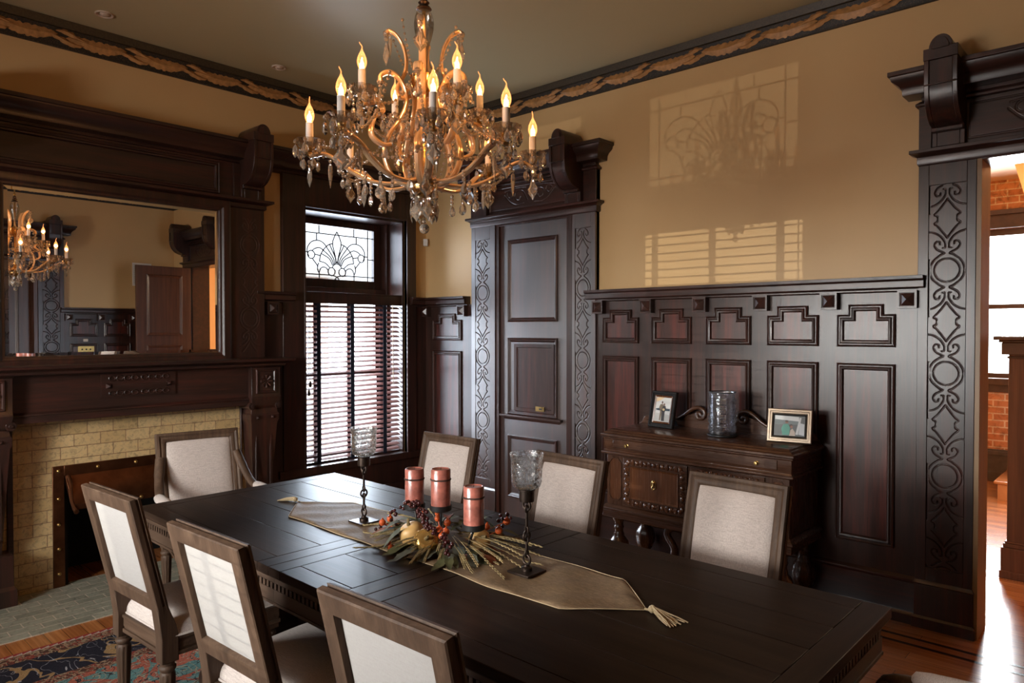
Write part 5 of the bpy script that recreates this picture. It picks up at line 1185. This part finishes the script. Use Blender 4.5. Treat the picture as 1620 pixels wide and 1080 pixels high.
# ------------------------------------------------------------------ ceiling downlights, motion sensor, wall fittings in the mirror
dl = None
for (x, y), lab in (((0.322, -2.847), 'white recessed ceiling downlight towards the left edge'), ((0.297, -1.669), 'white recessed ceiling downlight nearer the chandelier')):
    if dl is None:
        dl = thing('downlight', lab, 'ceiling light', (x, y, RH), 0, 'recessed ceiling downlights')
        b = MB(); b.lathe([(0.052, -0.001), (0.052, -0.007), (0.047, -0.009), (0.038, -0.005), (0.036, -0.001)], 28, cap=False); b.build('trim_ring', M['cream_rim'], dl, smooth=40)
        b = MB(); b.sphere((0.005, 0, -0.004), 0.027, 16, 8, (1, 1, 0.5)); b.build('eyeball', M['cream_rim'], dl, smooth=60)
    else: dup(dl, (x, y, RH), 0, lab)
ms = thing('motion_sensor', 'small white motion sensor in the corner left of the service door', 'sensor', (0.032, -0.032, 2.43), R(45))
b = MB(); b.box(-0.022, 0.022, -0.026, 0.012, -0.034, 0.034); b.build('housing', M['white_plastic'], ms, bevel=0.008, seg=3)
b = MB(); b.box(-0.015, 0.015, -0.029, -0.025, -0.022, 0.010); b.build('lens', M['white_plastic'], ms, bevel=0.003)
b = MB(); b.tube([(0, 0.006, -0.034), (0, 0.018, -0.10), (0, 0.022, -0.505)], 0.002, 5); b.build('cable', M['wall'], ms)
vt = thing('air_vent', 'white wall vent grille seen in the mirror', 'vent', (RW, -0.455, 2.41))
b = MB(); b.box(-0.008, -0.0005, -0.13, 0.13, -0.165, 0.165); b.build('plate', M['white_plastic'], vt, bevel=0.003)
b = MB()
for k in range(22): b.box(-0.012, -0.007, -0.11, 0.11, -0.145 + k * 0.0133, -0.139 + k * 0.0133)
b.build('louvres', plain('grey_louvre', (0.42, 0.42, 0.41), 0.5), vt, smooth=0)
sp = thing('switch_plate', 'brass switch plate in the wainscot seen in the mirror', 'switch', (RW - 0.034, -1.195, 1.345))
b = MB(); b.box(-0.006, 0, -0.10, 0.10, -0.045, 0.045); b.build('plate', M['brass'], sp, bevel=0.002)
for k in (-0.05, 0.0, 0.05):
    b = MB(); b.sphere((-0.008, k, 0), 0.011, 10, 6); b.build('button', M['black'], sp)
sp = thing('thermostat', 'small pale wall control above the brass switch plate, seen in the mirror', 'wall control', (RW - 0.031, -1.20, 1.47))
b = MB(); b.box(-0.012, 0, -0.028, 0.028, -0.018, 0.018); b.build('housing', M['cream_rim'], sp, bevel=0.003)

# ------------------------------------------------------------------ hall beyond the doorway
b = MB(); b.box(2.6, 8.2, 0.0, 5.4, -0.12, 0.0); struct(b.build('floor_hall', M['floor'], smooth=0))
b = MB(WH)
for a, c, z0, z1 in ((2.6, 3.25, 0, 3.3), (4.35, 8.2, 0, 3.3), (3.25, 4.35, 0, 1.10), (3.25, 4.35, 2.69, 3.3)): b.box(a, c, -0.3, 0.0, z0, z1)
struct(b.build('wall_hall', M['brick_hall'], smooth=0), 'orange brick hall wall with a bright window')
b = MB(); b.box(2.5, 2.6, 0.2, 5.0, 0, 3.3); b.box(8.2, 8.3, 0.2, 5.0, 0, 3.3); b.box(2.6, 4.2, 0.2, 0.21, 0, 3.3) ; struct(b.build('wall_hall_side', M['hall_orange'], smooth=0))
b = MB(); b.box(2.5, 8.3, 0.2, 5.0, 3.20, 3.3); struct(b.build('ceiling_hall', M['hall_pink'], smooth=0))
b = MB(WH)
for a, c, z0, z1, o in ((3.13, 4.47, 2.69, 2.84, 0.04), (3.10, 4.50, 2.83, 2.88, 0.08), (3.13, 3.25, 1.10, 2.69, 0.03), (4.35, 4.47, 1.10, 2.69, 0.03), (3.10, 4.50, 1.03, 1.10, 0.08), (3.13, 4.47, 0.95, 1.03, 0.03)): b.box(a, c, -0.02, o, z0, z1)
rt = struct(b.build('window_4', M['hall_trim'], bevel=0.003), 'bright hall window in a dark casing seen through the doorway')
b = MB(WH); b.box(3.25, 3.30, -0.2, -0.05, 1.10, 2.69); b.box(4.30, 4.35, -0.2, -0.05, 1.10, 2.69); b.box(3.25, 4.35, -0.2, -0.06, 1.10, 1.15); b.box(3.25, 4.35, -0.2, -0.06, 2.62, 2.69); b.box(3.25, 4.35, -0.16, -0.10, 1.84, 1.89); b.build('sash', M['hall_trim'], rt, bevel=0.003)
b = MB(WH); b.box(3.3, 4.3, -0.135, -0.129, 1.15, 2.62); b.build('pane', M['pane'], rt, smooth=0)
b = MB(WH); b.box(2.6, 3.92, 0, 0.03, 0, 0.34); b.box(2.6, 3.92, 0, 0.045, 0.28, 0.32); b.box(2.6, 3.92, 0, 0.05, 0, 0.10)
b.rings([[(3.92, o, 0.0), (3.92, o, 0.34), (6.2, o, 1.95), (6.2, o, 0.0)] for o in (0.0, 0.03)]); b.rings([[(3.92, o, 0.28), (3.92, o, 0.32), (6.2, o, 1.93), (6.2, o, 1.89)] for o in (0.0, 0.046)])
struct(b.build('baseboard_hall', M['grey_trim'], bevel=0.003), 'grey skirting rising with the hall stairs')
st = thing('staircase', 'wooden stair flight in the hall, first step seen through the doorway', 'stairs', (3.97, 4.17, 0))
for k in range(6):
    b = MB(); b.box(0.25 * k, 2.6, -0.45, 0.45, 0.176 * k, 0.176 * (k + 1) - 0.028); b.build('riser', M['hall_trim'] if False else M['floor'], st, smooth=0)
    b = MB(); b.box(0.25 * k - 0.03, 0.25 * k + 0.27, -0.48, 0.45, 0.176 * (k + 1) - 0.03, 0.176 * (k + 1)); b.build('tread', M['floor'], st, bevel=0.01)
# half-wall post with cap, taller column behind it
hp = thing('half_wall_post', 'red-brown panelled post with moulded cap standing in the hall', 'post', (4.50, 1.30, 0))
b = MB(); b.box(-0.115, 0.2, -0.10, 0.10, 0.22, 1.46); b.build('shaft', M['door_oak'], hp, bevel=0.004)
def sq(b, e, z0, z1): b.box(-0.115 - e, 0.2 + e, -0.10 - e, 0.10 + e, z0, z1)
b = MB(); sq(b, 0.028, 0.0, 0.20); sq(b, 0.036, 0.0, 0.05); sq(b, 0.018, 0.20, 0.225); sq(b, 0.010, 0.225, 0.24); b.build('plinth', M['door_oak'], hp, bevel=0.004)
b = MB(); sq(b, 0.008, 1.43, 1.445); sq(b, 0.035, 1.455, 1.535); sq(b, 0.05, 1.535, 1.55); sq(b, 0.075, 1.55, 1.575); b.build('cap', M['hall_trim'], hp, bevel=0.005)
b = MB(); b.box(4.575, 4.78, 1.15, 1.45, 1.575, 2.62); b.box(4.62, 4.9, 1.15, 1.30, 0.0, 1.5); struct(b.build('trim_23', M['grey_trim'], bevel=0.004), 'dark square column on top of the half wall in the hall')
b = MB(); b.box(4.19, 4.33, 3.9, 4.02, 0, 2.66); struct(b.build('trim_24', M['door_oak'], bevel=0.003), 'red-brown upright beside the hall window')
b = MB(); b.rings([[(4.05 + 0.10 * k, y, z) for k, z in ((0, 3.2), (1.4, 2.66), (9, 2.66), (9, 3.2))] for y in (3.9, 4.02)]); struct(b.build('wall_hall_arch', M['hall_orange'], smooth=0), 'apricot painted bulkhead above the hall stairs')
# ------------------------------------------------------------------ chandelier
CX, CYY, ZB = 3.06, -2.615, 1.98
ch = thing('crystal_chandelier', 'gilded crystal chandelier with twelve lit candle bulbs hanging over the table', 'chandelier', (CX, CYY, ZB))
def zz(z): return z - ZB
def mesh_of(mb, name, mat, smooth=0):
    o = mb.build(name, mat, None, smooth=smooth); me = o.data; bpy.data.objects.remove(o); return me
def put(name, me, parent, loc, rz=0.0, sc=1.0, tilt=0.0):
    o = bpy.data.objects.new(name, me); COL.objects.link(o); o.parent = parent; o.location = loc; o.rotation_euler = (tilt, 0, rz); o.scale = (sc, sc, sc); return o
def gem(b, outline, t, z0=0.0):
    n = len(outline); cx = sum(p[0] for p in outline) / n; cz = sum(p[1] for p in outline) / n
    inn = [(cx + (x - cx) * 0.55, cz + (z - cz) * 0.55) for x, z in outline]
    vs = [(x, 0, z + z0) for x, z in outline] + [(x, t, z + z0) for x, z in inn] + [(x, -t, z + z0) for x, z in inn]
    fs = []
    for i in range(n):
        j = (i + 1) % n; fs += [(i, j, n + j, n + i), (j, i, 2 * n + i, 2 * n + j)]
    fs += [tuple(range(n, 2 * n)), tuple(range(3 * n - 1, 2 * n - 1, -1))]; b.add(vs, fs)
def bead(b, c, r): b.sphere(c, r, 8, 5)
# crystal kinds, each hanging from its own origin
b = MB(); bead(b, (0, 0, -0.008), 0.0075); gem(b, [(0.0, 0.0), (0.006, -0.006), (0.012, -0.022), (0.0135, -0.031), (0.010, -0.041), (0, -0.046), (-0.010, -0.041), (-0.0135, -0.031), (-0.012, -0.022), (-0.006, -0.006)], 0.0075, -0.016); ME_DROP = mesh_of(b, 'crystal_drop', M['crystal'])
b = MB(); bead(b, (0, 0, -0.008), 0.008)
LF = [(0, 0), (0.007, -0.004), (0.009, -0.014), (0.013, -0.028), (0.026, -0.044), (0.021, -0.050), (0.023, -0.056), (0.013, -0.066), (0.006, -0.074), (0, -0.082)]
gem(b, LF + [(-x, z) for x, z in reversed(LF[1:-1])], 0.006, -0.016); ME_LEAF = mesh_of(b, 'crystal_pendant', M['crystal'])
b = MB(); bead(b, (0, 0, -0.007), 0.007); RD_ = [(0.0, 0.0), (0.005, -0.004), (0.006, -0.03), (0.012, -0.040)] + [(0.019 * sin(R(a)) * (1 + 0.07 * (k % 2)), -0.058 - 0.019 * cos(R(a)) * -1 * (1 + 0.07 * (k % 2)) - 0.0) for k, a in enumerate((60, 85, 110, 135, 160))]
RD_ = [(0.0, 0.0), (0.005, -0.004), (0.0055, -0.028), (0.011, -0.040), (0.0185, -0.050), (0.0185, -0.058), (0.019, -0.066), (0.014, -0.073), (0.007, -0.079), (0.0, -0.080)]
gem(b, RD_ + [(-x, z) for x, z in reversed(RD_[1:-1])], 0.0055, -0.014); ME_FAN = mesh_of(b, 'crystal_pendant', M['crystal'])
b = MB(); bead(b, (0, 0, -0.007), 0.007); b.lathe([(0.002, -0.014), (0.007, -0.022), (0.0085, -0.045), (0.006, -0.075), (0.001, -0.105)], 6); ME_SPEAR = mesh_of(b, 'crystal_spear', M['crystal'])
b = MB()
for k_ in range(3): bead(b, (0, 0, -0.007 - 0.0135 * k_), 0.0066)
gem(b, [(0.0, 0.0), (0.007, -0.007), (0.013, -0.024), (0.0105, -0.036), (0, -0.041), (-0.0105, -0.036), (-0.013, -0.024), (-0.007, -0.007)], 0.0075, -0.042); ME_STR = mesh_of(b, 'crystal_string', M['crystal'])
# stem: canopy, rod, glass baluster, bowls
b = MB(); b.lathe([(0.0, zz(RH - 0.001)), (0.075, zz(RH - 0.001)), (0.070, zz(3.535)), (0.040, zz(3.51)), (0.016, zz(3.50)), (0.010, zz(3.48))], 28, cap=False); b.build('canopy', M['gold'], ch, smooth=40)
for k in range(6): put('crystal_drop', ME_DROP, ch, (0.062 * cos(k * pi / 3), 0.062 * sin(k * pi / 3), zz(3.535)), k * pi / 3 + pi / 2, 0.8)
b = MB(); b.lathe([(0.006, zz(2.86)), (0.006, zz(3.49))], 10); 
for z in (2.90, 2.98, 3.10, 3.22, 3.34, 3.44): b.sphere((0, 0, zz(z)), 0.012, 10, 6)
b.build('hanging_rod', M['brass'], ch, smooth=50)
b = MB(); b.lathe([(0.010, zz(2.822)), (0.030, zz(2.828)), (0.024, zz(2.836)), (0.014, zz(2.842)), (0.022, zz(2.852)), (0.012, zz(2.862)), (0.016, zz(2.872)), (0.008, zz(2.885))], 18); b.build('finial', M['iron'], ch, smooth=40)
b = MB(); b.lathe([(0.0075, zz(2.14)), (0.0075, zz(2.825))], 12); b.build('centre_rod', M['gold'], ch, smooth=40)
b = MB(); b.lathe([(0.013, zz(2.595)), (0.014, zz(2.65)), (0.018, zz(2.685)), (0.028, zz(2.715)), (0.037, zz(2.752)), (0.038, zz(2.775)), (0.034, zz(2.80)), (0.026, zz(2.82))], 16, cap=False); b.build('glass_baluster', M['bobeche'], ch, smooth=60)
b = MB(); b.lathe([(0.004, zz(2.495)), (0.022, zz(2.502)), (0.040, zz(2.525)), (0.050, zz(2.556)), (0.052, zz(2.575)), (0.044, zz(2.582)), (0.020, zz(2.588)), (0.012, zz(2.60))], 24); b.build('upper_bowl', M['gold'], ch, smooth=40)
b = MB(); b.lathe([(0.002, zz(2.118)), (0.020, zz(2.120)), (0.040, zz(2.135)), (0.050, zz(2.155)), (0.050, zz(2.172)), (0.034, zz(2.182)), (0.032, zz(2.205)), (0.020, zz(2.215)), (0.010, zz(2.235))], 24); b.build('lower_bowl', M['gold'], ch, smooth=40)
def pol(a, r, z): return (r * cos(a), r * sin(a), zz(z))
TOC = math.atan2(-4.3744 - CYY, 5.1367 - CX)                          # direction from the axis towards the viewer's side of the room
def ang(deg): return TOC + R(deg)
def ribbon(b, pts, w):
    b.tube(pts, w, 10, flat=(1.0, 0.62)); P = [Vector(p) for p in pts]
    for s in (-1, 1):
        q = []
        for k, p in enumerate(P):
            t = (P[min(k + 1, len(P) - 1)] - P[max(k - 1, 0)]).normalized(); rad = Vector((-p.y, p.x, 0)); rad = rad.normalized() if rad.length > 1e-6 else Vector((1, 0, 0))
            q.append(tuple(p + rad * (w * 0.62 * s)))
        b.tube(q, w * 0.58, 6)
# outer frame scrolls
for k in range(5):
    a = ang(-80 + 72 * k); pts = spline([pol(a, 0.035, 2.175), pol(a, 0.075, 2.165), pol(a, 0.125, 2.20), pol(a, 0.150, 2.27), pol(a, 0.132, 2.345), pol(a, 0.090, 2.41), pol(a, 0.066, 2.48), pol(a, 0.085, 2.545), pol(a, 0.125, 2.578), pol(a, 0.160, 2.565), pol(a, 0.165, 2.54)], 6)
    b = MB(); ribbon(b, pts, 0.0135); b.build('frame_scroll', M['arm_glass'], ch, smooth=60)
    for q_ in (pts[-1], pol(a, 0.150, 2.27)):
        b = MB(); b.sphere(q_, 0.0125, 10, 6); b.build('crystal_rosette', M['crystal'], ch, smooth=0)
    put('crystal_pendant', ME_FAN, ch, pol(a, 0.165, 2.53), a + pi / 2, 0.9)
# crown scrolls above the upper bowl
for k in range(4):
    a = ang(-95 + 90 * k); pts = spline([pol(a, 0.050, 2.50), pol(a, 0.085, 2.495), pol(a, 0.100, 2.53), pol(a, 0.068, 2.60), pol(a, 0.072, 2.67), pol(a, 0.100, 2.725), pol(a, 0.130, 2.745), pol(a, 0.142, 2.735)], 6)
    b = MB(); ribbon(b, pts, 0.0115); b.build('crown_scroll', M['arm_glass'], ch, smooth=60)
    b = MB(); b.sphere(pts[-1], 0.013, 10, 6); b.build('crystal_rosette', M['crystal'], ch, smooth=0)
    put('crystal_pendant', ME_LEAF, ch, pol(a, 0.142, 2.725), a + pi / 2 + 0.5, 1.15); put('crystal_spear', ME_SPEAR, ch, pol(a, 0.128, 2.735), a, 0.9)
# candle arms
LOW = [(4, 0.420, 2.285), (-41, 0.415, 2.295), (-87, 0.420, 2.285), (-133, 0.415, 2.285), (184, 0.420, 2.285), (139, 0.415, 2.285), (93, 0.420, 2.275), (42, 0.415, 2.280)]
UPP = [(-62, 0.250, 2.455), (28, 0.245, 2.435), (118, 0.250, 2.455), (-152, 0.250, 2.455)]
b = MB(); b.lathe([(0.0135, 0.002), (0.0135, 0.094), (0.0115, 0.096)], 16); ME_SLEEVE = mesh_of(b, 'candle_sleeve', M['candle_white'], 40)
b = MB(); b.lathe([(0.0105, 0.0), (0.0112, 0.003), (0.0165, 0.016), (0.0180, 0.027), (0.0162, 0.040), (0.0110, 0.054), (0.0055, 0.064), (0.0026, 0.072)], 18, cap=False)
b.tube([(0, 0, 0.071), (0.001, 0, 0.079), (-0.002, 0, 0.086), (-0.008, 0, 0.093), (-0.011, 0, 0.099)], [0.0027, 0.0021, 0.0018, 0.0016, 0.0012], 6); ME_BULB = mesh_of(b, 'bulb', M['bulb_glass'], 60)
b = MB(); b.tube([(0, 0, 0.008), (0.002, 0.001, 0.020), (-0.001, 0, 0.032), (0.001, 0, 0.042)], [0.0022, 0.0040, 0.0034, 0.0012], 8); ME_FIL = mesh_of(b, 'filament', M['filament'], 60)
b = MB(); rs = []
for r, z in [(0.010, 0.0), (0.024, 0.001), (0.038, 0.009), (0.047, 0.022), (0.0525, 0.031), (0.0505, 0.031), (0.045, 0.024), (0.036, 0.012), (0.022, 0.005), (0.010, 0.004)]:
    am = 0.0 if r < 0.03 else 0.055
    rs.append([(r * (1 + am * cos(12 * 2 * pi * i / 48)) * cos(2 * pi * i / 48), r * (1 + am * cos(12 * 2 * pi * i / 48)) * sin(2 * pi * i / 48), z) for i in range(48)])
b.rings(rs, cap=False); ME_BOB = mesh_of(b, 'bobeche', M['bobeche'], 50)
b = MB(); b.lathe([(0.004, -0.030), (0.012, -0.024), (0.008, -0.014), (0.016, -0.004), (0.017, 0.0), (0.017, 0.004), (0.010, 0.004)], 16); ME_CUP = mesh_of(b, 'candle_cup', M['brass'], 40)
nd = 0; rk = random.Random(3)
for tier, lst in ((0, LOW), (1, UPP)):
    for k, (dg, r, z) in enumerate(lst):
        a = ang(dg)
        if tier == 0: pts = spline([pol(a, 0.034, 2.190), pol(a, 0.10, 2.168), pol(a, 0.19, 2.172), pol(a, 0.27, 2.208), pol(a, 0.33, 2.252), pol(a, 0.375, 2.268), pol(a, r, z - 0.028)], 5)
        else: pts = spline([pol(a, 0.140, 2.30), pol(a, 0.175, 2.295), pol(a, 0.215, 2.325), pol(a, 0.205, 2.385), pol(a, 0.170, 2.415), pol(a, 0.185, 2.44), pol(a, 0.225, 2.435), pol(a, r, z - 0.028)], 5)
        b = MB(); ribbon(b, pts, 0.0125); arm = b.build('candle_arm', M['arm_glass'], ch, smooth=60)
        p = pol(a, r, z)
        put('candle_cup', ME_CUP, arm, p); put('bobeche', ME_BOB, arm, (p[0], p[1], p[2] + 0.001), rk.uniform(0, 1)); put('candle_sleeve', ME_SLEEVE, arm, p)
        rz = rk.uniform(-0.6, 0.6) - 0.2
        put('bulb', ME_BULB, arm, (p[0], p[1], p[2] + 0.096), rz); put('filament', ME_FIL, arm, (p[0], p[1], p[2] + 0.096), rz)
        lamp('candle_bulb_light', 'POINT', (p[0], p[1], p[2] + 0.122), BULB_W, (1.0, 0.60, 0.28), size=0.012, parent=ch)
        n = 6
        for i in range(n):
            t = a + 2 * pi * i / n + 0.3
            put('crystal_drop', ME_DROP, ch, (p[0] + 0.051 * cos(t), p[1] + 0.051 * sin(t), p[2] + 0.030), t + pi / 2 + rk.uniform(-.4, .4), rk.uniform(0.85, 1.1)); nd += 1
        for i in range(5):
            t = a + 2 * pi * i / 5 + 0.9
            put('crystal_string', ME_STR, ch, (p[0] + 0.030 * cos(t), p[1] + 0.030 * sin(t), p[2] + 0.004), t + pi / 2 + rk.uniform(-.5, .5), rk.uniform(0.9, 1.1))
        if tier == 0:
            put('crystal_pendant', ME_LEAF, ch, (p[0], p[1], p[2] - 0.040), a + pi / 2 + rk.uniform(-0.7, 0.7), rk.uniform(1.0, 1.15))
            q = pol(a + 0.05, 0.345, 2.245); put('crystal_spear', ME_SPEAR, ch, q, a, 1.0)
            q = pol(a - 0.04, 0.225, 2.180); put('crystal_pendant', ME_FAN if k % 2 else ME_LEAF, ch, q, a + pi / 2 + rk.uniform(-0.5, 0.5), 1.05)
        else: put('crystal_pendant', ME_LEAF, ch, (p[0], p[1], p[2] - 0.040), a + pi / 2 + rk.uniform(-0.7, 0.7), 0.95)
for k in range(16):
    a = ang(11 + 22.5 * k); put('crystal_fringe', ME_STR, ch, pol(a, 0.20 + 0.05 * (k % 2), 2.165 + 0.02 * (k % 2)), a + pi / 2 + rk.uniform(-.5, .5), 1.1)
for k in range(18):
    a = ang(20 * k + 7); r_ = (0.075, 0.11, 0.145)[k % 3]; put('crystal_fringe', ME_STR, ch, pol(a, r_, (2.44, 2.395, 2.335)[k % 3]), a + pi / 2 + rk.uniform(-.5, .5), 1.05)
# bead strands swagged between arms, up to the upper bowl and the frame
def strand(p, q, sag, r=0.0062):
    p, q = Vector(p), Vector(q); n = max(5, int((p - q).length / 0.0165)); b = MB()
    for i in range(n + 1):
        t = i / n; c = p.lerp(q, t); c.z -= sag * 4 * t * (1 - t); bead(b, tuple(c), r * (1.0 if i % 4 else 1.25))
    b.tube([tuple(p.lerp(q, i / n) - Vector((0, 0, sag * 4 * (i / n) * (1 - i / n)))) for i in range(n + 1)], 0.0012, 4)
    return b.build('bead_strand', M['crystal'], ch, smooth=0)
for k in range(8):
    d0, r0, z0 = LOW[k]; d1, r1, z1 = LOW[(k + 1) % 8]
    a0, a1 = ang(d0), ang(d1)
    strand(pol(a0, 0.33, 2.245), pol(a1, 0.33, 2.245), 0.045)
    strand(pol(a0, r0 - 0.05, z0 + 0.012), pol(ang(d0 - 12), 0.155, 2.555), 0.075)
for k in range(4):
    d0, r0, z0 = UPP[k]; a0 = ang(d0)
    strand(pol(a0, r0 - 0.045, z0 + 0.01), pol(a0 + 0.3, 0.055, 2.57), 0.06); strand(pol(a0, r0, z0 - 0.03), pol(ang(d0 + 90), 0.25, 2.425), 0.06)
    strand(pol(a0 + 0.5, 0.14, 2.735), pol(a0 + 0.35, 0.06, 2.585), 0.02, 0.005)
for k in range(6):
    a = ang(20 + 60 * k); put('crystal_pendant', ME_LEAF, ch, pol(a, 0.046, 2.135), a + pi / 2, 1.15)
    strand(pol(a, 0.045, 2.17), pol(a, 0.135, 2.33), 0.05, 0.0055)
b = MB(); b.tube([(0, 0, zz(2.12)), (0, 0, zz(2.03))], 0.0014, 5); bead(b, (0, 0, zz(2.055)), 0.010); bead(b, (0, 0, zz(2.03)), 0.008); b.sphere((0, 0, zz(2.002)), 0.0195, 12, 8); b.build('crystal_ball', M['crystal'], ch, smooth=0)
